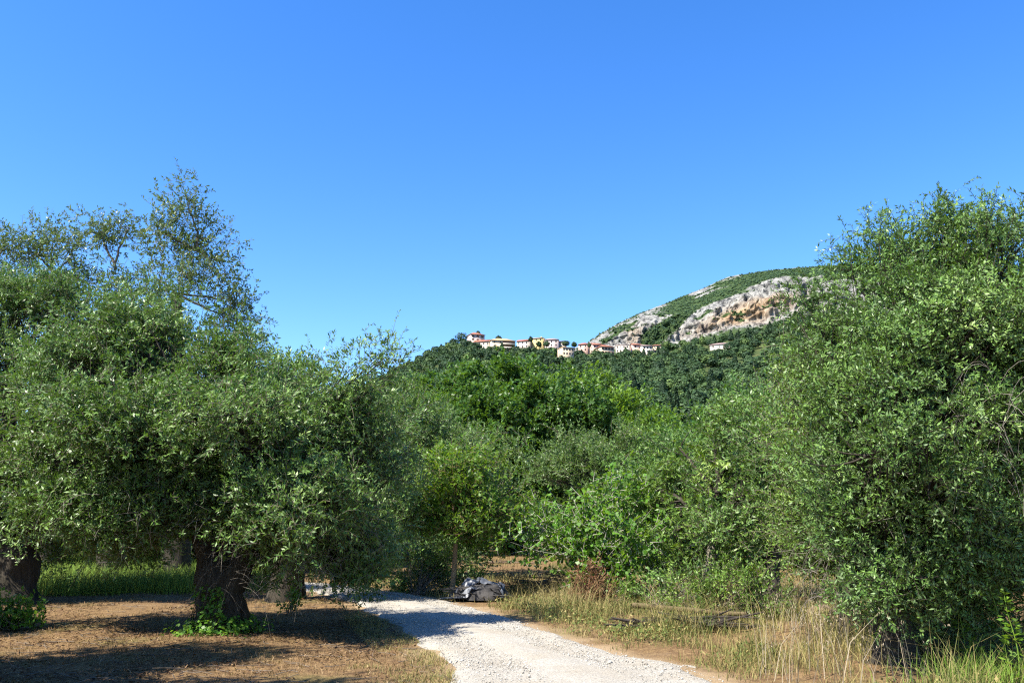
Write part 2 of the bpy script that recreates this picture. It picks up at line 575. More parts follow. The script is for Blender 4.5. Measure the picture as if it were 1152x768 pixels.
# ------------------------------------------------------------------ setting: ground, road
ROAD = []   # (left xy, right xy) pairs from near to far
_l = [(390, 1100), (514, 768), (503, 742), (476, 716), (430, 692), (388, 673), (350, 664.5), (290, 658.5), (215, 653), (120, 648)]
_r = [(1220, 1100), (812, 768), (690, 735), (608, 709), (548, 688), (478, 672), (420, 662.5), (350, 655.5), (260, 649.5), (140, 644.5)]
for (a, b) in zip(_l, _r):
    ROAD.append((G(*a)[:2], G(*b)[:2]))
def catmull(pts, n):
    pts = np.asarray(pts, float)
    p = np.vstack([2 * pts[0] - pts[1], pts, 2 * pts[-1] - pts[-2]])
    out = []
    for i in range(len(pts) - 1):
        t = np.linspace(0, 1, n, endpoint=False)[:, None]
        p0, p1, p2, p3 = p[i], p[i + 1], p[i + 2], p[i + 3]
        out.append(0.5 * ((2 * p1) + (-p0 + p2) * t + (2 * p0 - 5 * p1 + 4 * p2 - p3) * t ** 2 + (-p0 + 3 * p1 - 3 * p2 + p3) * t ** 3))
    out.append(pts[-1:])
    return np.vstack(out)
RL = catmull([r[0] for r in ROAD], 24)
RR = catmull([r[1] for r in ROAD], 24)
RC = (RL + RR) / 2
RH = np.linalg.norm(RR - RL, axis=1) / 2

def road_d(x, y):
    """distance outside the road's edge (negative on the road)"""
    sh = np.shape(x)
    p = np.stack([np.ravel(x), np.ravel(y)], 1)
    out = np.empty(len(p))
    for s in range(0, len(p), 20000):
        d = np.linalg.norm(p[s:s + 20000, None] - RC[None], axis=2) - RH[None]
        out[s:s + 20000] = d.min(1)
    return out.reshape(sh)

def gz(x, y):
    x = np.asarray(x, float); y = np.asarray(y, float)
    p = np.stack([x, y, np.zeros_like(x)], -1)
    near = np.clip((70 - np.hypot(x, y)) / 30, 0, 1)
    z = (fbm(p * 0.45, 3, 3) - 0.5) * 0.22 + (fbm(p * 2.6, 3, 9) - 0.5) * 0.10
    d = road_d(x, y) if x.size < 400000 else np.ones_like(x)
    k = np.clip(d / 1.2, 0, 1)
    return z * near * k - 0.02

def ground():
    def spaced(lo, hi, fine_lo, fine_hi, step):
        a = np.arange(fine_lo, fine_hi, step)
        g, s, x = [], step, fine_hi
        while x < hi:
            g.append(x); s *= 1.18; x += s
        g.append(hi)
        h, s, x = [], step, fine_lo
        while x > lo:
            s *= 1.18; x -= s
            h.append(max(x, lo))
        return np.unique(np.concatenate([h, a, g]))
    xs = spaced(-2400, 2400, -13, 11, 0.11)
    ys = spaced(-60, 2600, 6, 30, 0.11)
    X, Y = np.meshgrid(xs, ys)
    d = road_d(X, Y)
    p = np.stack([X, Y, 0 * X], -1)
    near = np.clip((70 - np.hypot(X, Y)) / 30, 0, 1)
    z = (fbm(p * 0.45, 3, 3) - 0.5) * 0.22 + (fbm(p * 2.6, 3, 9) - 0.5) * 0.10
    z = z * near * np.clip(d / 1.2, 0, 1) - 0.02
    v = np.stack([X, Y, z], -1).reshape(-1, 3)
    ny, nx = X.shape
    i = np.arange(ny * nx).reshape(ny, nx)
    q = np.stack([i[:-1, :-1], i[:-1, 1:], i[1:, 1:], i[1:, :-1]], -1).reshape(-1, 4)
    m, nt, n, l, out = new_mat("dry soil and straw")
    pos = geo_pos(n)
    a = noise(n, l, 0.55, 6, pos, 0.65)
    b = noise(n, l, 7.0, 8, pos, 0.75)
    c = noise(n, l, 38.0, 4, pos, 0.7)
    straw = ramp(n, l, c, [(0.25, (0.085, 0.052, 0.025)), (0.5, (0.20, 0.130, 0.060)), (0.75, (0.33, 0.235, 0.12))])
    soil = ramp(n, l, c, [(0.3, (0.060, 0.035, 0.019)), (0.7, (0.165, 0.098, 0.050))])
    k = ramp(n, l, b, [(0.40, 0.0), (0.62, 1.0)])
    col = mixc(n, l, k, straw, soil)
    green = ramp(n, l, c, [(0.3, (0.06, 0.07, 0.02)), (0.7, (0.19, 0.16, 0.06))])
    gk = ramp(n, l, a, [(0.52, 0.0), (0.64, 0.55)])
    col = mixc(n, l, gk, col, green)
    # a paler gravelly fringe beside the road
    fr = attr(n, "fringe")
    col = mixc(n, l, fr, col, (0.32, 0.235, 0.14))
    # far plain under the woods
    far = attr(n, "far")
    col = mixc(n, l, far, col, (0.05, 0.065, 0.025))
    bs = principled(n, col, l, 0.95, 0.1)
    l.new(bump(n, l, c, 0.9, 0.03), bs.inputs['Normal'])
    l.new(bs.outputs[0], out.inputs[0])
    g = Geo()
    g.add(v, q)
    nz = fbm(p.reshape(-1, 3) * 2.2, 3, 21)
    fringe = np.clip(1.0 - (d.ravel() - 0.0) / 0.55 + (nz - 0.5) * 1.8, 0, 1) * 0.75
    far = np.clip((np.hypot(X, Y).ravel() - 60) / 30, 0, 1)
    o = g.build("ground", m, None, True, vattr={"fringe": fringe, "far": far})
    return tag(o, kind="structure")

def road():
    n_across = 26
    K = len(RL)
    u = np.linspace(-0.06, 1.06, n_across)
    pts = RL[:, None] * (1 - u)[None, :, None] + RR[:, None] * u[None, :, None]
    # ragged edges
    p3 = np.concatenate([pts, np.zeros(pts.shape[:2] + (1,))], -1)
    jit = (fbm(p3 * 1.7, 3, 31) - 0.5) * 0.9
    acr = norm((RR - RL))[:, None]
    edge = np.clip((np.abs(u - 0.5) - 0.40) / 0.16, 0, 1)[None, :, None]
    pts = pts + acr * jit[..., None] * edge
    z = 0.018 + (fbm(p3 * 1.4, 3, 33) - 0.5) * 0.03
    uu = (u - 0.5) * 2
    z = z + 0.02 * np.exp(-(uu / 0.25) ** 2)[None] - 0.015 * (np.exp(-((uu - 0.55) / 0.16) ** 2) + np.exp(-((uu + 0.55) / 0.16) ** 2))[None]
    z = np.where((np.abs(uu) > 1.03)[None], -0.03, z)
    v = np.concatenate([pts, z[..., None]], -1).reshape(-1, 3)
    i = np.arange(K * n_across).reshape(K, n_across)
    q = np.stack([i[:-1, :-1], i[:-1, 1:], i[1:, 1:], i[1:, :-1]], -1).reshape(-1, 4)
    m, nt, n, l, out = new_mat("white limestone gravel")
    pos = geo_pos(n)
    c = noise(n, l, 34.0, 8, pos, 0.8)
    d = noise(n, l, 1.1, 5, pos, 0.6)
    vo = n.new('ShaderNodeTexVoronoi')
    vo.inputs['Scale'].default_value = 32.0
    l.new(pos, vo.inputs['Vector'])
    col = ramp(n, l, c, [(0.28, (0.20, 0.18, 0.145)), (0.46, (0.37, 0.345, 0.295)), (0.7, (0.47, 0.45, 0.395))])
    dk = ramp(n, l, d, [(0.42, 0.0), (0.68, 0.55)])
    col = mixc(n, l, dk, col, (0.33, 0.28, 0.205))
    cellv = ramp(n, l, vo.outputs['Color'], [(0.0, 0.62), (1.0, 1.0)])
    col = mixc(n, l, 0.7, col, cellv, 'MULTIPLY')
    b = principled(n, col, l, 0.95, 0.15)
    l.new(bump(n, l, c, 0.8, 0.03), b.inputs['Normal'])
    l.new(b.outputs[0], out.inputs[0])
    g = Geo()
    g.add(v, q)
    return tag(g.build("gravel_road", m, None, True), kind="structure")

def wterr(x, y):
    x = np.asarray(x, float)
    y = np.asarray(y, float)
    p = np.stack([x, y, 0 * x], -1)
    near = np.clip((70 - np.hypot(x, y)) / 30, 0, 1)
    d = road_d(x, y)
    z = (fbm(p * 0.45, 3, 3) - 0.5) * 0.22 + (fbm(p * 2.6, 3, 9) - 0.5) * 0.10
    return z * near * np.clip(d / 1.2, 0, 1) - 0.02

# ---- hill and mountain, as height profiles seen across the valley
def itp(px, tab):
    return np.interp(px, [t[0] for t in tab], [t[1] for t in tab])
HILL_Y0, HILL_Y1 = 110.0, 700.0
RIDGE = [(-200, 560), (100, 545), (300, 500), (380, 452), (437, 420), (470, 401), (500, 387), (520, 381), (560, 388), (600, 389), (650, 393), (700, 394), (735, 392), (780, 385), (815, 380), (850, 371), (900, 361), (950, 352), (1100, 350), (1400, 400)]
def elev(py):
    b = (384.0 - np.asarray(py, float)) / F
    return (sp + b * cp) / (cp - b * sp)
def hill_h(px, Y):
    e = elev(itp(px, RIDGE) + 3.0)
    zr = CAMZ + e * HILL_Y1
    s = np.clip((Y - HILL_Y0) / (HILL_Y1 - HILL_Y0), 0, None)
    prof = np.where(s < 1, s ** 1.25, 1 - (s - 1) * 1.6)
    a = (px - 576.0) / F
    X = a * Y
    nz = fbm(np.stack([X / 60.0, Y / 60.0, 0 * X], -1), 3, 41) - 0.5
    return zr * prof + nz * 10 * np.clip(s * 2, 0, 1) * np.clip(2.2 - 2 * s, 0.15, 1) - 1.0
def hillside():
    pxs = np.arange(-200, 1420, 9.0)
    Ys = np.concatenate([np.linspace(HILL_Y0, 700, 70), np.linspace(710, 1050, 20)])
    PX, YY = np.meshgrid(pxs, Ys)
    Z = hill_h(PX, YY)
    X = (PX - 576.0) / F * YY * 1.0
    v = np.stack([X, YY, Z], -1).reshape(-1, 3)
    ny, nx = X.shape
    i = np.arange(ny * nx).reshape(ny, nx)
    q = np.stack([i[:-1, :-1], i[:-1, 1:], i[1:, 1:], i[1:, :-1]], -1).reshape(-1, 4)
    m = plain_mat("hillside undergrowth", (0.025, 0.045, 0.014), (0.075, 0.085, 0.030), 0.08, 0.95, 0.1, 0.6, 2.0)
    g = Geo()
    g.add(v, q)
    return tag(g.build("hillside", m, None, True), kind="structure")

YS = [(500, 430), (600, 404), (640, 394), (662, 386), (680, 374), (700, 363), (722, 353), (750, 343), (775, 333), (800, 324), (815, 317), (830, 311), (850, 308), (870, 305), (900, 302), (940, 299), (1000, 297), (1100, 305), (1300, 345), (1500, 400)]
YT = [(500, 436), (640, 396), (665, 386), (700, 367), (740, 353), (765, 354), (785, 350), (800, 344), (830, 334), (860, 320), (880, 314), (900, 311), (940, 311), (1000, 318), (1150, 345), (1300, 370), (1500, 410)]
YB = [(500, 440), (640, 398), (690, 391), (740, 388), (780, 382), (800, 375), (820, 369), (840, 366), (880, 360), (900, 357), (950, 352), (1100, 360), (1300, 380), (1500, 420)]
def mountain():
    pxs = np.arange(560, 1500, 1.6)
    keys_y = np.array([1150, 1440, 1490, 1540, 1800, 1900, 2500.0])
    ts = np.concatenate([np.linspace(0, 1, 14, endpoint=False), np.linspace(1, 2, 26, endpoint=False), np.linspace(2, 3, 26, endpoint=False),
                         np.linspace(3, 4, 34, endpoint=False), np.linspace(4, 5, 6, endpoint=False), np.linspace(5, 6, 5)])
    ys, yt, yb = itp(pxs, YS), itp(pxs, YT), itp(pxs, YB)
    wob = (fbm(np.stack([pxs / 14, 0 * pxs, 0 * pxs], -1), 3, 51) - 0.5) * 3.0
    yt = np.maximum(yt + wob, ys + 0.6)
    ym = yt * 0.45 + yb * 0.55
    H = np.stack([np.full_like(pxs, 560.0), yb + 3, ym, yt, ys, ys + 4, ys + 80])        # pixel row of each key
    Zk = CAMZ + elev(H) * keys_y[:, None]
    PX = np.broadcast_to(pxs[None], (len(ts), len(pxs)))
    T = np.broadcast_to(ts[:, None], PX.shape)
    Yg = np.interp(T, np.arange(7), keys_y)
    Z = np.stack([np.interp(ts, np.arange(7), Zk[:, j]) for j in range(len(pxs))], 1)
    X = (PX - 576.0) / F * 1500.0                       # columns run straight back
    X = (PX - 576.0) / F * Yg
    # relief: gullies on the cliff, ledges, rounded shoulders above
    p = np.stack([X, Yg, Z], -1)
    gul = 1 - np.abs(fbm(p * np.array([1 / 34., 1 / 90., 1 / 130.]), 4, 61) * 2 - 1)
    rough = fbm(p / 14.0, 4, 67) - 0.5
    cl = np.clip(1 - np.abs(T - 2.0) / 1.15, 0, 1)
    gul2 = 1 - np.abs(fbm(p * np.array([1 / 11., 1 / 60., 1 / 48.]) + 9.0, 3, 63) * 2 - 1)
    rough2 = fbm(p / 34.0 + 5, 3, 69) - 0.5
    Yd = Yg - (gul - 0.75) * 60 * cl - (gul2 - 0.75) * 34 * cl - rough * 26 * (0.35 + cl) - rough2 * 20 * (.2 + cl)
    led = fbm(p * np.array([1 / 70., 1 / 50., 1 / 16.]), 3, 71) - 0.5
    Zd = Z + led * 9 * (cl * 0.8 + 0.1) + rough * 5 * np.clip(4.05 - T, 0.12, 1)
    X = X + (fbm(p / 20.0, 3, 73) - 0.5) * 16 * cl
    v = np.stack([X, Yd, Zd], -1).reshape(-1, 3)
    # vegetation and ochre stone as surface attributes
    py = np.interp(T.ravel(), np.arange(7), np.arange(7)).reshape(T.shape) * 0
    rows = np.stack([np.interp(ts, np.arange(7), H[:, j]) for j in range(len(pxs))], 1)
    veg = np.clip((T - 2.93) / 0.14, 0, 1)
    veg = np.maximum(veg, np.clip((1.08 - T) / 0.16, 0, 1))
    # green wedge running down left of the great face
    def band(x0, y0, x1, y1, w0, w1):
        dx, dy = x1 - x0, y1 - y0
        L2 = dx * dx + dy * dy
        s = np.clip(((PX - x0) * dx + (rows - y0) * dy) / L2, 0, 1)
        d = np.hypot(PX - (x0 + s * dx), rows - (y0 + s * dy))
        return np.clip(1.6 - d / (w0 + (w1 - w0) * s), 0, 1)
    nb = fbm(p / 45.0, 4, 81)
    wedge = band(782, 349, 735, 384, 5, 10)
    wedge = np.maximum(wedge, band(735, 350, 690, 372, 2, 4) * 0.8)
    wedge = np.maximum(wedge, band(930, 316, 925, 350, 2, 3.5) * 0.8)
    wedge = np.maximum(wedge, band(722, 360, 680, 386, 1.5, 3) * 0.7)
    veg = np.clip(np.maximum(veg, wedge), 0, 1)
    shoulder = np.clip((PX - 690) / 90, 0, 1)
    # left end of the upper band is half bare rock
    bare = np.clip((T - 2.9) / 0.2, 0, 1) * (1 - np.clip((PX - 725) / 50, 0, 1)) * np.clip((nb - 0.30) * 8, 0, 1) * 0.95
    bare = np.maximum(bare, np.clip((T - 3.45) / 0.2, 0, 1) * (1 - np.clip((PX - 800) / 50, 0, 1)) * np.clip((nb - 0.42) * 8, 0, 1))
    spots = np.clip((nb - 0.57) * 9, 0, 1) * np.clip((T - 3.3) / .3, 0, 1) * 0.5
    cs = np.clip((fbm(p / 24.0 + 7, 4, 83) - 0.59) * 11, 0, 1) * .7
    veg = np.clip(np.maximum(veg - bare - spots, cs * (T > .8) * (T < 3.2)), 0, 1)
    och = np.exp(-((PX - 845) / 70) ** 2) * np.clip(1.25 - np.abs(T - 1.75) / 0.85, 0, 1)
    och = np.maximum(och, np.exp(-((PX - 715) / 18) ** 2) * np.clip(1.3 - np.abs(T - 1.9) / 1.0, 0, 1) * 0.6)
    och = np.maximum(och, np.exp(-((PX - 790) / 14) ** 2) * np.clip(1.3 - np.abs(T - 1.4) / 0.8, 0, 1) * 0.7)
    ny, nx = X.shape
    i = np.arange(ny * nx).reshape(ny, nx)
    q = np.stack([i[:-1, :-1], i[:-1, 1:], i[1:, 1:], i[1:, :-1]], -1).reshape(-1, 4)
    m, nt, n, l, out = new_mat("limestone cliff and scrub")
    pos = geo_pos(n)
    st = mapping(n, l, pos, (1, 1, 0.33))
    f = noise(n, l, 0.085, 10, st, 0.8, 0.5)
    f2 = noise(n, l, 0.022, 6, pos, 0.6)
    f3 = noise(n, l, 0.16, 6, pos, 0.75)
    grey = ramp(n, l, f, [(0.40, (0.03, 0.032, 0.036)), (0.465, (0.125, 0.124, 0.116)), (0.53, (0.235, 0.232, 0.212)), (0.62, (0.34, 0.335, 0.30))])
    ochre = ramp(n, l, f, [(0.40, (0.05, 0.034, 0.026)), (0.465, (0.23, 0.145, 0.075)), (0.62, (0.40, 0.30, 0.19))])
    ok = n.new('ShaderNodeMath'); ok.operation = 'MULTIPLY_ADD'
    l.new(f2, ok.inputs[0]); ok.inputs[1].default_value = 2.4; ok.inputs[2].default_value = -1.25
    ok2 = n.new('ShaderNodeMath'); ok2.operation = 'ADD'; ok2.use_clamp = True
    l.new(ok.outputs[0], ok2.inputs[0]); l.new(attr(n, "ochre"), ok2.inputs[1])
    ok3 = n.new('ShaderNodeMath'); ok3.operation = 'MULTIPLY'; ok3.use_clamp = True
    l.new(ok2.outputs[0], ok3.inputs[0]); l.new(attr(n, "ochre"), ok3.inputs[1])
    rock = mixc(n, l, ok3.outputs[0], grey, ochre)
    scrub = ramp(n, l, f3, [(0.3, (0.022, 0.042, 0.016)), (0.55, (0.045, 0.072, 0.024)), (0.72, (0.06, 0.078, 0.03)), (0.9, (0.15, 0.14, 0.11))])
    vk = n.new('ShaderNodeMath'); vk.operation = 'MULTIPLY_ADD'
    l.new(f3, vk.inputs[0]); vk.inputs[1].default_value = 1.6; vk.inputs[2].default_value = -0.8
    vk2 = n.new('ShaderNodeMath'); vk2.operation = 'ADD'
    l.new(vk.outputs[0], vk2.inputs[0]); l.new(attr(n, "veg"), vk2.inputs[1])
    vr = ramp(n, l, vk2.outputs[0], [(0.38, 0.0), (0.56, 1.0)])
    col = mixc(n, l, vr, rock, scrub)
    b = principled(n, col, l, 0.95, 0.1)
    l.new(bump(n, l, f3, 1.0, 4.0), b.inputs['Normal'])
    l.new(b.outputs[0], out.inputs[0])
    g = Geo()
    g.add(v, q)
    o = g.build("mountain", m, None, True, vattr={"veg": veg.ravel(), "ochre": och.ravel()})
    # shrubs growing over the green parts
    rng = np.random.default_rng(5)
    vv = v.reshape(ny, nx, 3)
    w = veg * (T > 0.9) * (T < 4.0)
    w = np.clip(w - 0.25, 0, 1) + 0.010 * ((T > 1) & (T < 3))
    w = (w / w.sum()).ravel()
    n_s = 16000
    pick = rng.choice(len(w), n_s, p=w)
    pc = v[pick] + rng.normal(0, 2.0, (n_s, 3)) * np.array([1, 1, 0.2])
    r = rng.uniform(1.1, 3.3, n_s)
    octa = np.array([[1, 0, 0], [0, 1, 0], [-1, 0, 0], [0, -1, 0], [0, 0, 1], [0, 0, -0.6]], float)
    tri = np.array([[0, 1, 4], [1, 2, 4], [2, 3, 4], [3, 0, 4], [1, 0, 5], [2, 1, 5], [3, 2, 5], [0, 3, 5]])
    ang = rng.uniform(0, 6.28, n_s)
    ca, sa = np.cos(ang), np.sin(ang)
    vx = octa[None, :, 0] * ca[:, None] - octa[None, :, 1] * sa[:, None]
    vy = octa[None, :, 0] * sa[:, None] + octa[None, :, 1] * ca[:, None]
    vs = np.stack([vx, vy, np.broadcast_to(octa[None, :, 2], vx.shape) * 0.8], -1) * (r[:, None, None] * rng.uniform(0.7, 1.3, (n_s, 6, 1))) + pc[:, None]
    tt = tri[None] + (np.arange(n_s) * 6)[:, None, None]
    g2 = Geo()
    g2.add(vs.reshape(-1, 3), None, tt.reshape(-1, 3), var=np.repeat(rng.random(n_s) * 0.7, 8))
    tag(g2.build("mountain_scrub", M_HILL), "dark green scrub covering the upper slopes of the limestone mountain", "scrub", kind="stuff")
    return tag(o, kind="structure")

ground(); road(); hillside(); mountain()

# ------------------------------------------------------------------ village
def wall_mat(name, c):
    return plain_mat(name, tuple(x * 0.88 for x in c), c, 0.6, 0.9, 0.2, 0.0)
W_CREAM = wall_mat("cream plaster", (0.46, 0.36, 0.25))
W_WHITE = wall_mat("white plaster", (0.50, 0.44, 0.36))
W_PINK = wall_mat("pink plaster", (0.42, 0.29, 0.235))
W_PALEPINK = wall_mat("pale pink plaster", (0.46, 0.36, 0.32))
W_YELLOW = wall_mat("yellow plaster", (0.48, 0.385, 0.17))
W_STONE = wall_mat("grey stone", (0.25, 0.23, 0.20))
R_RED = plain_mat("red roof tiles", (0.19, 0.075, 0.05), (0.30, 0.135, 0.09), 1.2, 0.9, 0.1, 0.0)
R_TAN = plain_mat("tan roof tiles", (0.33, 0.21, 0.11), (0.42, 0.29, 0.165), 1.2, 0.9, 0.1, 0.0)
R_MAUVE = plain_mat("faded roof tiles", (0.22, 0.155, 0.145), (0.29, 0.215, 0.20), 1.2, 0.9, 0.1, 0.0)
M_WIN = plain_mat("dark window", (0.018, 0.018, 0.022), (0.03, 0.03, 0.035), 1.0, 0.15, 0.5, 0.0)
M_SHUT = plain_mat("brown shutter", (0.10, 0.045, 0.03), (0.14, 0.06, 0.04), 1.0, 0.7, 0.2, 0.0)

def box(g, x0, x1, y0, y1, z0, z1, mat=0):
    v = [(x0, y0, z0), (x1, y0, z0), (x1, y1, z0), (x0, y1, z0), (x0, y0, z1), (x1, y0, z1), (x1, y1, z1), (x0, y1, z1)]
    q = [(0, 3, 2, 1), (4, 5, 6, 7), (0, 1, 5, 4), (1, 2, 6, 5), (2, 3, 7, 6), (3, 0, 4, 7)]
    g.add(v, q, mat=mat)

def house(name, label, px0, px1, py_eave, py_top, Y, wall, roofm, floors=2, nwin=3, kind="hip", deep=9.0, rz=0.0, balcony=False, shut=None, sink=10.0, chimney=False):
    """a house whose front spans px0..px1, eaves at py_eave, ridge at py_top, standing at distance Y"""
    pe = P((px0 + px1) / 2, py_eave, Y)
    w = (px1 - px0) / F * Y * 1.02
    hroof = (py_eave - py_top) / F * Y * 1.02
    H = floors * 3.0
    base = np.array([pe[0], pe[1], pe[2] - H])
    rz = rz if rz else ((px0 * 7.31) % 1.0 - 0.5) * 0.9
    root = thing(name, label, "house", base, "houses of the hilltop village", rz)
    g = Geo()
    box(g, -w / 2, w / 2, 0, deep, -sink, H)
    if kind == "gable":
        g.add([(-w / 2, 0, H), (-w / 2, deep, H), (-w / 2, deep / 2, H + hroof * .97), (w / 2, 0, H), (w / 2, deep, H), (w / 2, deep / 2, H + hroof * .97)], None, [[0, 2, 1], [3, 4, 5]])
    wl_ = g.build("wall", wall, root)
    r = Geo()
    o, t = 0.55, 0.28
    if kind == "hip":
        k = min(w * 0.32, deep * 0.5)
        v = [(-w / 2 - o, -o, H), (w / 2 + o, -o, H), (w / 2 + o, deep + o, H), (-w / 2 - o, deep + o, H),
             (-w / 2 - o, -o, H + t), (w / 2 + o, -o, H + t), (w / 2 + o, deep + o, H + t), (-w / 2 - o, deep + o, H + t),
             (-w / 2 + k, deep / 2, H + t + hroof), (w / 2 - k, deep / 2, H + t + hroof)]
        r.add(v, [(0, 3, 2, 1), (0, 1, 5, 4), (1, 2, 6, 5), (2, 3, 7, 6), (3, 0, 4, 7), (4, 5, 9, 8), (6, 7, 8, 9)], [(5, 6, 9), (7, 4, 8)])
    elif kind == "gable":
        v = [(-w / 2 - o, -o, H), (w / 2 + o, -o, H), (w / 2 + o, deep + o, H), (-w / 2 - o, deep + o, H), (-w / 2 - o, deep / 2, H + hroof), (w / 2 + o, deep / 2, H + hroof)]
        v2 = [(a, b, c + t) for a, b, c in v]
        r.add(v + v2, [(0, 1, 5, 4), (3, 4, 5, 2), (6, 10, 11, 7), (9, 8, 11, 10), (0, 6, 7, 1), (2, 8, 9, 3), (0, 4, 10, 6), (4, 3, 9, 10), (1, 7, 11, 5), (5, 11, 8, 2)])
    else:
        box(r, -w / 2 - .25, w / 2 + .25, -.25, deep + .25, H + 0.003, H + 0.4)
    ro = r.build("roof", roofm, root)
    if chimney:
        c = Geo()
        box(c, w * .22, w * .22 + .7, deep * .5, deep * .5 + .7, H + hroof * 0.4, H + hroof + 1.1)
        c.build("chimney", wall, ro)
    for fl in range(floors):
        z = fl * 3.0 + 0.9
        for j in range(nwin):
            x = -w / 2 + w * (j + 0.5) / nwin
            ww = min(0.55, w / nwin * 0.32)
            gw = Geo()
            box(gw, x - ww, x + ww, -0.06, 0.12, z, z + 1.45)
            win = gw.build("window", M_WIN, root)
            if shut is not None:
                for s in (-1, 1):
                    gs = Geo()
                    box(gs, x + s * (ww + 0.28) - .25, x + s * (ww + 0.28) + .25, -0.1, 0.02, z - .02, z + 1.5)
                    gs.build("shutter", shut, win)
    # side windows towards the sun
    for fl in range(floors):
        z = fl * 3.0 + 0.9
        gw = Geo()
        box(gw, -w / 2 - 0.06, -w / 2 + .1, deep * .45, deep * .45 + 1.0, z, z + 1.4)
        gw.build("window", M_WIN, root)
    if balcony:
        for fl in range(floors):
            z = fl * 3.0
            gb = Geo()
            box(gb, -w * .05, w / 2 - .2, -1.6, -0.003, z - 0.2, z)
            box(gb, -w * .05, w / 2 - .2, -1.6, -1.48, z + 0.003, z + 0.9)
            gb.build("balcony", W_WHITE, root)
            gr = Geo()
            box(gr, -w * .02, w / 2 - .5, -0.12, 0.1, z + 0.5, z + 2.5)
            gr.build("loggia_opening", M_SHUT, root)
    return root

VY = 690.0
house("house", "pink red roofed house, highest of the village at its left end", 529, 546, 376.5, 373.2, 715, W_PALEPINK, R_RED, 2, 3, "hip", shut=M_SHUT)
house("house", "low white house with a red roof below the highest pink house", 533, 551, 384.5, 381.2, VY - 10, W_WHITE, R_RED, 2, 4, "gable")
house("house", "large cream house with tan hipped roof and two rows of dark balconies", 552.5, 580, 383.2, 379.2, VY - 15, W_CREAM, R_TAN, 3, 4, "hip", 12, balcony=True)
house("house", "pale lilac white house with red roof right of the large cream house", 581, 595, 383.8, 380.9, VY, W_WHITE, R_RED, 2, 3, "gable")
house("house", "bright yellow house in the middle of the hilltop village", 595.5, 611, 380.6, 378.8, VY + 4, W_YELLOW, R_TAN, 3, 3, "hip", chimney=True)
house("house", "tall pale pink house with faded mauve roof right of the yellow house", 612.5, 628, 382.2, 379.6, VY, W_PALEPINK, R_MAUVE, 3, 3, "hip")
house("house", "narrow white house squeezed beside the mauve roofed house", 628.6, 633.6, 384.0, 382.4, VY + 6, W_WHITE, R_RED, 2, 1, "gable")
house("house", "long low cream house standing among trees below the ridge", 632, 646.5, 391.0, 389.6, VY - 60, W_CREAM, R_TAN, 2, 4, "flat")
house("house", "red brick coloured house with dark red roof between two round trees", 650.5, 661, 387.5, 384.6, VY + 6, W_PINK, R_RED, 2, 2, "hip")
house("house", "pink house with red roof at the foot of the mountain skyline", 667, 678, 388.0, 385.0, VY - 2, W_PINK, R_RED, 2, 3, "gable")
house("house", "broad cream house with red brown roof beside a taller roof", 675.5, 691.5, 390.2, 386.8, VY - 18, W_CREAM, R_RED, 3, 4, "hip", 11, shut=M_SHUT)
house("house", "long white house with flat roof in the right half of the village", 692.5, 707.5, 388.3, 386.8, VY, W_WHITE, R_MAUVE, 2, 4, "flat")
house("house", "small pink house with red roof left of the last white houses", 712, 722.5, 388.0, 385.4, VY + 4, W_PINK, R_RED, 2, 2, "gable")
house("house", "white house with pale roof at the right end of the village row", 722.8, 734, 389.2, 387.0, VY - 4, W_WHITE, R_MAUVE, 2, 3, "gable")
house("house", "last cream house of the row, nearest the cliff foot", 734.8, 743.5, 388.6, 386.6, VY, W_CREAM, R_RED, 2, 2, "hip")
house("house", "lone white house on the wooded slope below the orange cliff", 798.5, 820, 387.4, 384.6, 640, W_WHITE, R_MAUVE, 2, 3, "hip", 10)
house("house", "grey stone house with flat terrace roof low on the right slope", 853.5, 874, 402.5, 401.0, 560, W_STONE, R_MAUVE, 2, 4, "flat", 8)
house("house", "tiny white hut above the stone terrace house", 861, 867.5, 397.6, 396.2, 575, W_WHITE, R_RED, 1, 2, "gable", 5)

# ------------------------------------------------------------------ hillside wood
def hill_tree_quads(r, h, n, q, rng, lump=0.35, conif=False):
    """a crown of leaf clumps: n quads of size q, local coordinates, base at z=0"""
    d = unit_sphere(n, rng)
    d[:, 2] = np.abs(d[:, 2]) * np.where(rng.random(n) < 0.8, 1, -0.5)
    wob = 0.62 + 0.76 * fbm(d * 2.1 + rng.uniform(0, 50, 3), 2, 7)
    f = (0.7 + 0.3 * rng.random(n)) * wob
    if conif:
        t = rng.random(n) ** 0.8
        a = rng.uniform(0, 2 * np.pi, n)
        rr = r * (1 - t) ** 0.7 * (0.75 + 0.4 * rng.random(n))
        p = np.stack([rr * np.cos(a), rr * np.sin(a), h * t], 1)
        d = norm(np.stack([np.cos(a), np.sin(a), np.full(n, 0.5)], 1))
    else:
        p = d * np.array([r, r, h * 0.5]) * f[:, None] + np.array([0, 0, h * 0.52])
    nrm = norm(d + rng.normal(0, 0.45, (n, 3)) + np.array([0, 0, 0.25]))
    a = norm(np.cross(nrm, norm(rng.normal(0, 1, (n, 3)))))
    b = np.cross(nrm, a)
    s = (q * rng.uniform(0.6, 1.3, n))[:, None]
    e = s * 0.62
    v = np.stack([p - a * s, p - b * e, p + a * s, p + b * e], 1)
    return v

rng = np.random.default_rng(77)
HOUSE_PX = [(529, 551), (552, 580), (581, 646), (650, 661), (667, 744), (798, 820), (853, 874)]
cand = []
while len(cand) < 3900:
    px = rng.uniform(330, 1160)
    Y = 220 + (735 - 220) * rng.random() ** 0.75
    cand.append((px, Y))
cand = np.array(cand)
cx = (cand[:, 0] - 576) / F * cand[:, 1]
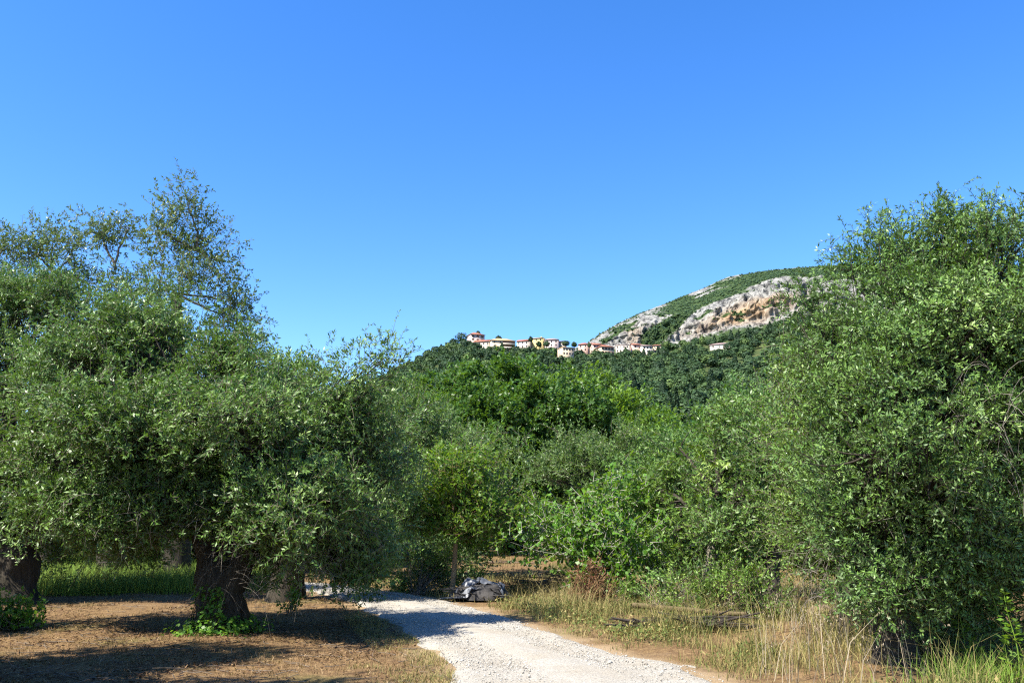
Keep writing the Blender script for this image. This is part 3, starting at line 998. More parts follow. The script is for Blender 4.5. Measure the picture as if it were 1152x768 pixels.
# thin out to a natural spacing
keep = []
grid = {}
for i in range(len(cand)):
    k = (int(cx[i] // 8), int(cand[i, 1] // 8))
    ok = True
    for dx in (-1, 0, 1):
        for dy in (-1, 0, 1):
            for j in grid.get((k[0] + dx, k[1] + dy), ()):
                if (cx[i] - cx[j]) ** 2 + (cand[i, 1] - cand[j, 1]) ** 2 < 5.2 ** 2:
                    ok = False
    px, Y = cand[i]
    for (a, b) in HOUSE_PX[:5]:
        if a - 4 < px < b + 4 and 672 < Y:
            ok = False
    if 794 < px < 824 and 600 < Y < 660: ok = False
    if 850 < px < 878 and 525 < Y < 585: ok = False
    if ok:
        keep.append(i)
        grid.setdefault(k, []).append(i)
cand = cand[keep]; cx = cx[keep]
hz = hill_h(cand[:, 0], cand[:, 1])
order = np.argsort(cand[:, 1])
# kinds of hill tree: one of each built, then copied
N_IND = 260
protos = []
KIND = [("broadleaf_tree", "rounded dark green broadleaf tree among others on the wooded hillside", 3.9, 7.2, 0.30),
        ("broadleaf_tree", "rounded mid green broadleaf tree among others on the wooded hillside", 4.3, 7.8, 0.55),
        ("olive_tree", "small grey green olive tree among others on the wooded hillside", 3.4, 5.8, 0.45),
        ("broadleaf_tree", "pale yellow green tree among darker trees on the wooded hillside", 3.8, 6.6, 0.92),
        ("evergreen_tree", "pointed dark evergreen tree among others on the wooded hillside", 2.7, 9.0, 0.12)]
HILL_MATS = [M_HILL, M_HILL, M_HILL, M_HILL, M_DARK]
def hill_proto(k, seed):
    r_ = np.random.default_rng(seed)
    nm, lab, r, h, vb = KIND[k]
    root = thing(nm, lab, "tree", (0, 0, 0), "trees on the wooded hillside")
    g = Geo()
    rough_trunk(g, [(0, 0, -1.5), (0, 0, h * .2), (0.1, 0, h * .5)], [0.4, 0.3, 0.12], 8, 6, 0.1, seed)
    g.build("trunk", M_BARK, root, True)
    n = 900
    v = hill_tree_quads(r, h, n, 0.52, r_, conif=(k == 4))
    c = Geo()
    add_leaves(c, v, np.clip(vb + r_.normal(0, 0.12, n), 0, 1))
    c.build("crown", HILL_MATS[k], root)
    return root
probs = np.array([0.34, 0.28, 0.16, 0.10, 0.12])
mass = Geo()
mass_var = []
first = {}
ni = 0
for rank, i in enumerate(order):
    px, Y = cand[i]
    k = rng.choice(5, p=probs)
    s = rng.uniform(0.75, 1.3)
    if Y > 600: s *= 0.85
    loc = (cx[i], Y, hz[i] - 0.4)
    if 425 < px < 930 and ni < N_IND and rng.random() < 0.45:
        if (k, ni % 2) not in first:
            o = hill_proto(k, 300 + k + 10 * (ni % 2))
            first[(k, ni % 2)] = o
            o.location = loc
            o.scale = (s,) * 3
            o.rotation_euler = (0, 0, rng.uniform(0, 6.28))
        else:
            dup(first[(k, ni % 2)], loc, rng.uniform(0, 6.28), (s, s, s * rng.uniform(0.85, 1.15)))
        ni += 1
    else:
        nm, lab, r, h, vb = KIND[k]
        n = 420
        v = hill_tree_quads(r * s, h * s, n, 0.72, rng, conif=(k == 4)) + np.array(loc)
        add_leaves(mass, v, np.clip(vb * 0.9 + rng.normal(0, 0.12) + rng.normal(0, 0.08, n), 0, 1))
tag(mass.build("hillside_wood", M_HILL), "dense mixed green wood covering the hill below the village", "wood", kind="stuff")

# single trees between the village houses
def village_tree(px, py_top, py_base, Y, rpx, label, k=0, seed=1):
    r_ = np.random.default_rng(seed)
    kk = Y / F * 1.02
    top = P(px, py_top, Y); bot = P(px, py_base, Y)
    h = top[2] - bot[2]
    root = thing(KIND[k][0], label, "tree", bot, None)
    g = Geo()
    rough_trunk(g, [(0, 0, -3), (0, 0, h * .2), (0.1, 0, h * .5)], [0.4, 0.3, 0.12], 8, 6, 0.1, seed)
    g.build("trunk", M_BARK, root, True)
    c = Geo()
    v = hill_tree_quads(rpx * kk, h, 700, 0.5, r_, conif=(k == 4))
    add_leaves(c, v, np.clip(KIND[k][4] + r_.normal(0, 0.12, 700), 0, 1))
    c.build("crown", HILL_MATS[k], root)
    return root
village_tree(519, 374.5, 386, 690, 7.5, "round dark tree at the left end of the village beside the highest pink house", 0, 401)
village_tree(538, 372.5, 381, 735, 3.0, "small dark tree rising behind the highest pink house's roof", 0, 402)
village_tree(561, 377.5, 385, 730, 4.0, "dark round tree showing behind the large cream house", 0, 403)
village_tree(597, 378.5, 386, 684, 2.3, "small dark tree between the lilac white house and the yellow house", 0, 404)
village_tree(606.5, 384.0, 392, 672, 3.0, "dark round bush tree in front of the yellow house's left wall", 0, 405)
village_tree(615, 383.5, 392, 668, 4.0, "dark round tree in front of the mauve roofed pale pink house", 0, 406)
village_tree(636.5, 383.0, 391, 676, 4.6, "dark round tree directly above the long low cream house", 0, 407)
village_tree(646, 384.8, 392, 680, 3.4, "dark round tree just left of the red brick coloured house", 0, 408)
village_tree(663, 386.0, 392, 684, 2.0, "small dark tree just right of the red brick coloured house", 0, 409)
village_tree(750, 383.5, 394, 665, 5.0, "yellowish green tree right of the last cream house of the row", 3, 410)
village_tree(790, 377, 392, 655, 3.6, "light green tree left above the lone white house", 3, 411)
village_tree(832, 371, 396, 640, 3.6, "tall pointed evergreen right of the lone white house", 4, 412)
village_tree(843, 369, 396, 636, 3.8, "darkest pointed evergreen on the slope, second to the right of the lone white house", 4, 413)
for i_, (x_, y0_, y1_, r_) in enumerate([(754, 441, 470, 4.6), (776, 440, 470, 4.8), (762, 436, 470, 3.6)]):
    village_tree(x_, y0_, y1_, 235, r_, ["left column shaped dark cypress at the foot of the hillside", "right column shaped dark cypress at the foot of the hillside", "slim cypress standing between two broader cypresses"][i_], 4, 420 + i_)

# ------------------------------------------------------------------ the grove
# big olive in the left foreground
b = G(248, 712)
Y0 = b[1]
tp = P(244, 640, Y0)
tree("olive_tree", "nearest old olive tree with short thick black trunk wrapped in ivy at left", b + np.array([0, 0, -0.1]),
     [b + np.array([0.02, 0, -0.12]), b + np.array([0.0, 0, 0.25]), P(245, 672, Y0), P(245, 648, Y0), P(247, 632, Y0), P(248, 624, Y0)],
     [0.52, 0.42, 0.36, 0.34, 0.25, 0.14],
     [LB(200, 545, Y0 - .3, 62, 42), LB(150, 520, Y0 + .3, 75, 60), LB(270, 505, Y0, 80, 66), LB(345, 520, Y0 + .2, 66, 74), LB(95, 500, Y0 + .2, 55, 66),
      LB(200, 445, Y0 + .2, 90, 68), LB(300, 440, Y0 + .3, 84, 60), LB(385, 475, Y0 + .8, 50, 68), LB(402, 428, Y0 + .8, 44, 36), LB(418, 490, Y0 + 1.0, 36, 50), LB(110, 430, Y0 + .6, 80, 64),
      LB(262, 392, Y0 + .9, 66, 36), LB(190, 385, Y0 + .9, 60, 40), LB(120, 378, Y0 + 1.0, 60, 38), LB(345, 408, Y0 + .9, 46, 30), LB(385, 590, Y0 + .9, 44, 54), LB(320, 600, Y0 + .6, 50, 46, 60),
      LB(412, 560, Y0 + 1.2, 42, 60), LB(265, 455, Y0 - 1.2, 62, 54), LB(150, 590, Y0 + 1.1, 46, 30), LB(340, 560, Y0 - 1.1, 52, 52), LB(60, 560, Y0 + .6, 50, 40), LB(130, 470, Y0 - .8, 56, 50), LB(200, 585, Y0 - .5, 46, 26), LB(120, 572, Y0 - .1, 52, 36), LB(300, 565, Y0 - .9, 44, 40)],
     M_OLIVE, seed=11, shoot=(.16, .38), csize=.34, dens=11.5, nsh=11, nleaf=12, L=0.082, W=0.0265, amp=0.24, limb_r=0.10, wisps=0.04, droop=0.25, K=40, S=30,
     dead=[LB(320, 620, Y0 - .2, 62, 36) + (200,), LB(375, 590, Y0 + .2, 40, 40) + (80,), LB(205, 590, Y0 - .5, 40, 30) + (36,), LB(150, 560, Y0 - .9, 50, 40) + (26,)],
     forks=[P(218, 585, Y0), P(296, 580, Y0 + .1), P(262, 570, Y0 + .3)],
     limbs=[(P(237, 655, Y0), P(218, 585, Y0), .26, .13), (P(255, 660, Y0), P(296, 580, Y0 + .1), .27, .13), (P(248, 645, Y0 + .1), P(262, 570, Y0 + .3), .2, .11)])
# its drooping dead twigs are part of the branches; the ivy is a plant of its own further down

# left olive, base at the picture edge
b = G(12, 664)
Y1 = b[1] - 3
b = P(8, 676, Y1); b[2] = 0
tree("olive_tree", "old olive tree with broad dark gnarled trunk at the left picture edge", b,
     [b + np.array([0, 0, -0.1]), b + np.array([0.05, 0, .4]), b + np.array([0.1, 0, .9]), b + np.array([0.1, 0, 1.25])], [0.72, 0.52, 0.45, 0.25],
     [LB(40, 540, Y1, 80, 60), LB(-30, 480, Y1, 90, 80), LB(70, 470, Y1 - .5, 80, 75), LB(20, 390, Y1 + .3, 95, 65), LB(100, 375, Y1 + 1.0, 80, 55), LB(-30, 372, Y1 + .5, 70, 50), LB(45, 360, Y1 + 1.2, 60, 34),
      LB(-60, 560, Y1, 70, 60), LB(60, 590, Y1 + 1.2, 60, 35), LB(-20, 430, Y1 - 1.2, 80, 70), LB(10, 585, Y1 - .5, 50, 30)],
     M_OLIVE, seed=12, shoot=(.18, .42), dens=7, nsh=11, nleaf=12, L=0.09, W=0.029, limb_r=0.10, amp=.3, limbs=[(b + np.array([0, 0, .8]), b + np.array([-.5, 0, 2.0]), .3, .16), (b + np.array([.1, 0, .8]), b + np.array([.6, .1, 2.1]), .28, .15)], forks=[b + np.array([-.5, 0, 2.0]), b + np.array([.6, .1, 2.1])], wisps=0.04, droop=0.2)

# olive behind the big one, closing the view to the road bend
b = G(330, 648); b[1] = 21; b[0] = -5.4; b[2] = 0
tree("olive_tree", "full grey green olive tree behind the nearest olive, left of the road bend", b,
     [b + np.array([0, 0, -0.1]), b + np.array([0.05, 0, .7]), b + np.array([0.0, 0, 1.6])], [0.5, 0.38, 0.3],
     [LB(350, 440, 20, 62, 62), LB(310, 400, 21, 55, 45), LB(395, 500, 20, 52, 62), LB(330, 520, 21, 60, 60),
      LB(420, 560, 20.5, 42, 55), LB(370, 590, 20.5, 50, 50), LB(425, 610, 20.5, 36, 40)],
     M_OLIVE, seed=13, dens=4.8, nsh=10, nleaf=12, L=0.105, W=0.035, wisps=0.06, droop=0.15)

# tall open trees above the left olives
def tall_sparse(label, px_b, Y, lobes, seed, forkpx):
    b = P(px_b, 640, Y); b[2] = 0
    fk = [P(x, y + 12, Y) for x, y in forkpx]
    lobes = [(a, b_, c - 14 / F * Y, d, e, f) for (a, b_, c, d, e, f) in lobes]
    tree("tall_tree", label, b, [b + np.array([0, 0, -.1]), (b + fk[0]) / 2 + np.array([0.2, 0, 0]), fk[0]], [0.42, 0.30, 0.17],
         lobes, M_BLUE, M_BARK, M_TWIG, "tall open trees behind the left olives", seed, dens=2.3, nsh=9, nleaf=11, L=0.12, W=0.045, limb_r=0.05,
         forks=fk, gap2=0, gap=0.44, inner=0.2, csize=0.6, shoot=(0.25, 0.6), twig_r=0.006, gfreq=1.1, sub=4, S=12, K=14)
tall_sparse("tallest open tree with forked dark limbs rising above the left olives", 200, 27,
            [LB(212, 226, 27, 22, 18), LB(185, 250, 27, 18, 24), LB(232, 262, 27, 20, 20), LB(205, 262, 27, 20, 16), LB(246, 300, 27, 22, 18), LB(262, 322, 27, 22, 20),
             LB(175, 300, 27, 22, 20), LB(215, 300, 26.5, 14, 12), LB(262, 346, 27, 18, 14)], 21, [(198, 318), (206, 296), (222, 270)])
tall_sparse("open feathery tree second from the right above the left olives", 125, 28,
            [LB(145, 240, 28, 22, 20), LB(112, 246, 28, 18, 18), LB(132, 275, 28, 26, 18), LB(155, 280, 28, 16, 18), LB(105, 285, 28, 18, 16), LB(140, 310, 28, 26, 14)], 22, [(128, 320), (130, 290)])
tall_sparse("hazy thin crowned tree above the left olives near the picture edge", 55, 29,
            [LB(62, 256, 29, 26, 20), LB(40, 275, 29, 28, 20), LB(82, 270, 29, 22, 22), LB(58, 300, 29, 36, 18), LB(92, 305, 29, 20, 18)], 23, [(58, 325), (60, 295)])
tall_sparse("thin crowned tree cut by the left picture edge above the olives", -15, 28,
            [LB(8, 268, 28, 26, 18), LB(-20, 262, 28, 30, 26), LB(5, 300, 28, 30, 22), LB(-40, 300, 28, 34, 26), LB(20, 318, 28, 24, 16)], 24, [(-15, 325), (-8, 295)])

# pale split trunk olive behind the green meadow
b = G(131, 645); b[2] = 0
Y2 = b[1]
tree("olive_tree", "olive tree with pale grey split trunk standing behind the green meadow", b,
     [b + np.array([0.25, 0, -.1]), b + np.array([0.25, 0, .8]), b + np.array([0.35, 0, 1.7])], [0.36, 0.27, 0.24],
     [LB(100, 570, Y2 - .6, 50, 35), LB(160, 560, Y2 - .6, 55, 40), LB(130, 520, Y2, 70, 45), LB(210, 540, Y2, 50, 45), LB(60, 540, Y2, 50, 45), LB(178, 600, Y2, 40, 26), LB(95, 598, Y2 - 1.0, 28, 18)],
     M_OLIVE_YEL, M_BARK_LT, seed=31, dens=2.4, nsh=10, nleaf=12, L=0.12, W=0.035)
b2 = b + np.array([-.75, .1, 0])
tree("olive_tree", "leaning olive with darker hollow trunk close left of the pale split trunk", b2,
     [b2 + np.array([0, 0, -.1]), b2 + np.array([.05, 0, .7]), b2 + np.array([-.15, 0, 1.5])], [0.42, 0.33, 0.26],
     [LB(80, 560, Y2 + .5, 50, 38), LB(60, 590, Y2 + .3, 34, 26), LB(110, 545, Y2 + .5, 40, 30)],
     M_OLIVE, M_BARK, seed=32, dens=2.2, nsh=10, nleaf=12, L=0.12, W=0.035)

# middle distance: big leafy trees in the centre
def mid(name, label, px, py_g, Y, lobes, mat, seed, tr=0.3, fork_h=1.6, bark=None, **kw):
    b = P(px, py_g, Y); b[2] = 0
    a = dict(dens=1.6, nsh=11, nleaf=12, L=0.2, W=0.085, csize=0.6, shoot=(0.3, 0.75), twig_r=0.008, twig_share=0.5, S=12, K=12)
    a.update(kw)
    return tree(name, label, b, [b + np.array([0, 0, -.1]), b + np.array([0.05, 0, fork_h * .5]), b + np.array([0.1, 0, fork_h])], [tr * 1.35, tr, tr * .8], lobes, mat, bark or M_BARK, seed=seed, **a)
mid("broadleaf_tree", "largest rounded leafy tree in the centre, its top just below the village", 575, 640, 52,
    [LB(560, 449, 52, 70, 28, 60), LB(500, 459, 52, 50, 32, 45), LB(620, 461, 51, 60, 32, 50), LB(560, 483, 49, 70, 40, 50), LB(630, 503, 50, 60, 45), LB(500, 503, 50, 60, 45),
     LB(570, 533, 50, 70, 45), LB(620, 563, 50, 55, 40), LB(460, 473, 53, 34, 32), LB(525, 431, 52, 26, 12), LB(580, 429, 52, 28, 13), LB(615, 439, 51, 24, 13), LB(545, 583, 50, 60, 40)],
    M_BROAD, 41, 0.55, 3.0, L=0.24, W=0.13, dens=1.35, nsh=12, wisps=0.05)
mid("broadleaf_tree", "rounded leafy tree with sunlit yellow green top right of the largest one", 680, 640, 54,
    [LB(668, 462, 54, 50, 30), LB(715, 480, 54, 34, 30), LB(690, 500, 53, 55, 32), LB(650, 500, 53, 40, 32), LB(690, 540, 53, 55, 36), LB(640, 450, 55, 28, 16)],
    M_BROAD_LT, 42, 0.4, 2.5, L=0.24, W=0.13, dens=1.3, nsh=12, wisps=0.04)
mid("broadleaf_tree", "smaller bright green leafy tree just left of the cypresses", 728, 640, 50,
    [LB(722, 490, 50, 34, 22), LB(745, 505, 50, 30, 24), LB(715, 525, 50, 40, 30), LB(750, 545, 50, 36, 32)],
    M_BROAD_LT, 43, 0.35, 2.2, L=0.22, W=0.12, dens=1.4, nsh=12, wisps=0.05)
mid("olive_tree", "tall grey green olive left of the centre with dark trunks in shade", 470, 652, 30,
    [LB(490, 480, 30, 50, 40), LB(455, 500, 29, 40, 45), LB(530, 505, 30, 45, 42), LB(500, 540, 28.5, 60, 45), LB(450, 560, 28, 42, 48), LB(548, 555, 29.5, 36, 40), LB(475, 590, 28, 45, 36), LB(440, 620, 28, 32, 26)],
    M_OLIVE_GREY, 44, 0.3, 1.6, L=0.13, W=0.042, dens=2.3, nsh=11, nleaf=13, csize=.45)
mid("olive_tree", "grey silver olive with domed crown behind the fig tree", 672, 640, 36,
    [LB(660, 515, 36, 48, 26), LB(700, 525, 36, 42, 28), LB(625, 545, 35.5, 32, 32), LB(668, 550, 35, 50, 34), LB(715, 555, 36, 36, 34), LB(640, 580, 36, 46, 30)],
    M_OLIVE_GREY, 45, 0.28, 1.7, L=0.14, W=0.042, dens=2.2, nsh=11, nleaf=13, csize=.45, wisps=.03)
# small tree with a thin straight trunk by the road
b = G(509, 670)
Y3 = b[1]
tree("young_tree", "small light green tree with a thin straight bare trunk beside the road", b,
     [b + np.array([-.03, 0, -.1]), P(511, 640, Y3), P(513, 605, Y3)], [0.075, 0.062, 0.05],
     [LB(520, 555, Y3, 44, 30), LB(490, 560, Y3, 32, 30), LB(548, 575, Y3, 32, 30), LB(515, 590, Y3 - .2, 40, 22), LB(512, 528, Y3, 24, 18), LB(545, 602, Y3 + .3, 26, 18), LB(480, 590, Y3, 22, 20)],
     M_BROAD_LT, M_POLE, M_POLE, seed=46, dens=4.6, nsh=8, nleaf=9, L=0.11, W=0.052, limb_r=0.05, amp=0.06, csize=.4, shoot=(.2, .45))
# fig
b = G(688, 672)
Y4 = b[1]
tree("fig_tree", "spreading fig tree with pale bare branches and large bright leaves", b,
     [b + np.array([0, 0, -.1]), b + np.array([0, 0, .25]), b + np.array([0.05, 0, .5])], [0.16, 0.13, 0.11],
     [LB(620, 600, Y4, 42, 26), LB(650, 575, Y4, 36, 24), LB(690, 562, Y4, 40, 18), LB(725, 590, Y4, 30, 26), LB(690, 610, Y4 - .5, 50, 26), LB(740, 625, Y4, 28, 24), LB(652, 628, Y4, 32, 20), LB(612, 594, Y4 + .3, 30, 20), LB(702, 645, Y4 - .4, 36, 16)],
     M_FIG, M_FIGWOOD, M_FIGWOOD, seed=47, dens=5.0, nsh=7, nleaf=7, L=0.115, W=0.085, limb_r=0.05, amp=0.05, csize=.4, shoot=(.25, .5), gap=.45, twig_r=0.007, leaf_ang=.9)
# olives right of the fig
def oliv(label, px, py, lobes_px, mat, seed, pale=False, **kw):
    b = G(px, py); Yb = b[1]
    a = dict(dens=4.6, nsh=10, nleaf=12, L=0.11, W=0.036, wisps=.04, droop=.12)
    a.update(kw)
    return tree("olive_tree", label, b, [b + np.array([0, 0, -.1]), b + np.array([.05, 0, .7]), P(px + 8, py - 75, Yb)], [0.24, 0.15, 0.11],
                [LB(x, y, Yb + dz, r1, r2) for (x, y, dz, r1, r2) in lobes_px], mat, M_BARK_LT if pale else M_BARK, seed=seed, **a)
oliv("olive tree with slim pale trunk and yellow green crown right of the fig", 797, 676,
     [(770, 500, 1, 44, 34), (820, 490, 1, 46, 36), (745, 545, .5, 36, 36), (790, 545, 0, 50, 38), (840, 540, .6, 40, 40), (760, 590, .3, 36, 30), (815, 595, 0, 42, 32), (775, 630, .8, 38, 26), (740, 620, 1.5, 26, 26)],
     M_OLIVE_YEL, 48, True, gap2=.47)
oliv("dense olive tree between the pale trunk olive and the big right hand olive", 868, 682,
     [(850, 470, 1.5, 50, 34), (900, 460, 1, 44, 40), (870, 520, 0, 50, 44), (915, 530, 0, 40, 44), (850, 580, 0, 44, 40), (900, 600, 0, 42, 36), (860, 630, .6, 44, 28), (920, 480, -.5, 40, 40)],
     M_OLIVE, 49, gap2=.47)
# the large right hand olive and its neighbours
b = G(1008, 746)
Y5 = b[1]
tree("olive_tree", "largest tall olive tree at right with its trunk in deep shade", b,
     [b + np.array([0, 0, -.1]), b + np.array([.0, 0, .4]), P(1002, 640, Y5)], [0.31, 0.23, 0.17],
     [LB(1062, 300, Y5 + .6, 60, 44), LB(1112, 312, Y5 + .6, 60, 48), LB(1000, 340, Y5 + .4, 54, 44), LB(1080, 370, Y5, 85, 66), LB(990, 400, Y5 - .2, 66, 66), LB(1140, 400, Y5, 60, 70),
      LB(1040, 470, Y5 - .3, 90, 72), LB(1120, 490, Y5 - .2, 80, 76), LB(970, 490, Y5, 56, 66), LB(1000, 560, Y5 + .3, 66, 52), LB(1080, 570, Y5 + .2, 80, 56), LB(1064, 250, Y5 + .8, 20, 18),
      LB(945, 560, Y5 + .8, 40, 46), LB(1118, 268, Y5 + 1, 26, 20), LB(1150, 580, Y5 + .4, 60, 50), LB(968, 318, Y5 + .7, 34, 34), LB(945, 352, Y5 + .7, 26, 28), LB(1010, 285, Y5 + .7, 34, 32), LB(935, 380, Y5 + .6, 30, 36), LB(1190, 345, Y5, 55, 56), LB(1200, 460, Y5, 60, 70),
      LB(1030, 630, Y5 + .5, 50, 36), LB(1085, 640, Y5 + .5, 50, 40), LB(970, 620, Y5 + .7, 36, 34), LB(1040, 590, Y5 - .6, 50, 40), LB(940, 610, Y5 + 1, 30, 36), LB(1130, 640, Y5 + .8, 40, 40),
      LB(985, 510, Y5 - 1.2, 60, 50), LB(1045, 530, Y5 - 1.3, 60, 46), LB(1100, 560, Y5 - .9, 50, 46), LB(960, 575, Y5 - .8, 36, 36), LB(1062, 690, Y5 + .7, 44, 34), LB(968, 672, Y5 + .9, 34, 32), LB(1020, 610, Y5 - .7, 56, 34), LB(1006, 645, Y5 - .9, 44, 30), LB(1035, 668, Y5 - .5, 30, 26), LB(1052, 655, Y5 - .2, 34, 34), LB(975, 640, Y5 - .2, 34, 34), LB(1080, 620, Y5 - .4, 44, 36), LB(1010, 470, Y5 - 1.2, 60, 44)],
     M_OLIVE, seed=51, gap2=.40, dead=[LB(1040, 560, Y5 - .6, 70, 40) + (60,), LB(950, 640, Y5 + .6, 40, 30) + (90,), LB(1100, 470, Y5 - 1.2, 60, 60) + (50,)], dens=12.5, nsh=11, nleaf=13, L=0.064, W=0.021, limb_r=0.08, twigm=M_BARK, wisps=.015, droop=.12, csize=.3, shoot=(.14, .30), K=30, S=24)
b = P(958, 712, 13.5); b[2] = 0
tree("olive_tree", "lower light green olive in front left of the tall right olive", b,
     [b + np.array([0, 0, -.1]), b + np.array([.0, 0, .6]), b + np.array([.1, 0, 1.2])], [0.22, 0.15, 0.12],
     [LB(920, 430, 13.5, 46, 46), LB(965, 420, 13.2, 46, 50), LB(905, 480, 13.5, 34, 44), LB(940, 500, 13.2, 52, 50), LB(910, 555, 13.6, 36, 42), LB(960, 570, 13.4, 40, 40), LB(905, 620, 13.8, 30, 28), LB(950, 625, 13.6, 34, 30)],
     M_OLIVE_YEL, seed=52, gap2=.40, dens=9, nsh=11, nleaf=12, L=0.068, W=0.022, wisps=.05, droop=.1)
b = P(1190, 735, 11.8); b[2] = 0
tree("olive_tree", "olive tree cut by the right picture edge behind tall weeds", b,
     [b + np.array([0, 0, -.1]), b + np.array([.0, 0, .6]), b + np.array([.1, 0, 1.4])], [0.3, 0.22, 0.16],
     [LB(1120, 610, 12.2, 46, 50), LB(1160, 560, 12, 60, 60), LB(1180, 650, 12.2, 50, 44), LB(1085, 640, 12.6, 34, 44), LB(1220, 560, 12, 60, 80), LB(1130, 670, 12.4, 40, 26)],
     M_OLIVE, seed=53, gap2=.40, dens=8, nsh=11, nleaf=12, L=0.068, W=0.023, wisps=.02, droop=.2)

# background trees that close the view between the trunks
def filler(seed, mat, r, h):
    r_ = np.random.default_rng(seed)
    lobes = []
    for i in range(8):
        a = i * 2.4 + r_.uniform(0, .6)
        rr = r * r_.uniform(.25, .6)
        lobes.append((rr * math.cos(a), rr * math.sin(a), h * r_.uniform(.3, .8), r * .5, r * .5, h * .22))
    lobes.append((0, 0, h * .2, r * .8, r * .8, h * .2))
    return tree("grove_tree", "dark green tree in the dense grove behind the front olives", (0, 0, 0), [(0, 0, -.2), (.05, 0, h * .15), (.1, 0, h * .3)], [.35, .25, .18], lobes, mat,
                seed=seed, group="trees of the dense grove behind", dens=1.5, nsh=9, nleaf=11, L=0.19, W=0.07, csize=.6, shoot=(.3, .7), twig_r=0.008, twig_share=.4, S=10, K=8, zmin=0.1)
fp = [filler(201, M_OLIVE, 3.2, 6.5), filler(202, M_BROAD, 3.4, 7.0), filler(203, M_OLIVE_GREY, 3.0, 5.8)]
used = [False] * 3
spots = [(-60, 36), (20, 44), (75, 42), (150, 42), (215, 38), (280, 40), (340, 36), (395, 42), (430, 50), (250, 32), (180, 34), (300, 33), (-60, 30),
         (110, 48), (530, 62), (600, 70), (650, 62), (710, 60), (770, 44), (820, 40), (870, 36), (930, 34), (985, 30), (1040, 28), (1100, 30), (1160, 27), (1220, 30),
         (800, 55), (860, 52), (930, 48), (1000, 44), (1080, 42), (1150, 40), (760, 72), (830, 75), (480, 75), (420, 70), (560, 85), (680, 85), (740, 34)]
for j, (px, Y) in enumerate(spots):
    k = j % 3
    x = (px - 576) / F * Y
    s = rng.uniform(.85, 1.2)
    if not used[k]:
        fp[k].location = (x, Y, 0); fp[k].scale = (s,) * 3; used[k] = True
    else:
        dup(fp[k], (x, Y, 0), rng.uniform(0, 6.28), s)
# olives standing left of and behind the camera's view; they throw the shade on the left ground
for (x, y, s) in [(-7.3, 6.6, (.46, .46, 1.4)), (-8.8, 9.0, (.48, .48, 1.35)), (-8.0, 7.4, (.62, .62, .9)), (-5.4, 2.6, (.5, .5, .85)), (-6.6, 4.6, (.6, .6, .9)), (-11.6, 13.8, (.62, .62, .9))]:
    dup(fp[0], (x, y, 0), rng.uniform(0, 6.28), s, "olive tree outside the left picture edge shading the ground", "olives shading the left ground")

# ------------------------------------------------------------------ grass, straw, gravel
def in_poly(x, y, poly):
    poly = np.asarray(poly)
    c = np.zeros(len(x), bool)
    j = len(poly) - 1
    for i in range(len(poly)):
        xi, yi = poly[i]; xj, yj = poly[j]
        cond = ((yi > y) != (yj > y)) & (x < (xj - xi) * (y - yi) / (yj - yi + 1e-12) + xi)
        c ^= cond
        j = i
    return c
def scatter(pix_poly, n, rng, pw=1.0):
    poly = np.array([G(*p)[:2] for p in pix_poly])
    lo, hi = poly.min(0), poly.max(0)
    out = []
    tot = 0
    while tot < n:
        y = lo[1] * (hi[1] / lo[1]) ** rng.random(n) if pw else rng.uniform(lo[1], hi[1], n)
        x = rng.uniform(lo[0], hi[0], n)
        m = in_poly(x, y, poly)
        out.append(np.stack([x[m], y[m]], 1))
        tot += m.sum()
    return np.concatenate(out)[:n]
def blades(xy, h, w, lean, rng, z=None):
    n = len(xy)
    z = wterr(xy[:, 0], xy[:, 1]) if z is None else z
    a = rng.uniform(0, 2 * np.pi, n)
    d = np.stack([np.cos(a), np.sin(a), np.zeros(n)], 1)
    f = rng.uniform(0, 2 * np.pi, n)
    s = np.stack([np.cos(f), np.sin(f), np.zeros(n)], 1) * (w / 2)[:, None]
    p0 = np.stack([xy[:, 0], xy[:, 1], z - 0.02], 1)
    p1 = p0 + np.array([0, 0, 1]) * (h * .55)[:, None] + d * (h * lean * .3)[:, None]
    p2 = p0 + np.array([0, 0, 1]) * (h * np.sqrt(np.clip(1 - lean ** 2 * .7, .05, 1)))[:, None] + d * (h * lean)[:, None]
    v = np.stack([p0 - s, p0 + s, p1 + s * .75, p1 - s * .75, p2 + s * .12, p2 - s * .12], 1)
    i = np.arange(n)[:, None] * 6
    q = np.concatenate([i + np.array([[0, 1, 2, 3]]), i + np.array([[3, 2, 4, 5]])], 1).reshape(-1, 4)
    return v.reshape(-1, 3), q
def straw_mat(name, stops):
    return leaf_mat(name, stops, stops[len(stops) // 2][1], (0.2, 0.17, 0.05), 0.2, 0.7, 0.2)
M_STRAW = straw_mat("dry straw", [(0.0, (0.09, 0.048, 0.022)), (0.5, (0.20, 0.12, 0.054)), (1.0, (0.36, 0.26, 0.14))])
M_DRYGRASS = straw_mat("dry grass", [(0.0, (0.06, 0.100, 0.02)), (0.3, (0.14, 0.155, 0.040)), (0.6, (0.27, 0.225, 0.085)), (1.0, (0.42, 0.34, 0.18))])
M_GREENGRASS = straw_mat("green grass", [(0.0, (0.09, 0.17, 0.018)), (0.6, (0.16, 0.26, 0.035)), (1.0, (0.29, 0.32, 0.085))])
M_STALK = straw_mat("bleached stalks", [(0.0, (0.15, 0.11, 0.065)), (1.0, (0.33, 0.275, 0.19))])
M_LITTER = leaf_mat("leaf litter", [(0.0, (0.035, 0.020, 0.012)), (0.5, (0.10, 0.056, 0.028)), (1.0, (0.24, 0.16, 0.085))], (0.13, 0.085, 0.05), (0.1, 0.05, 0.02), 0.1, 0.8, 0.15)
rng = np.random.default_rng(99)

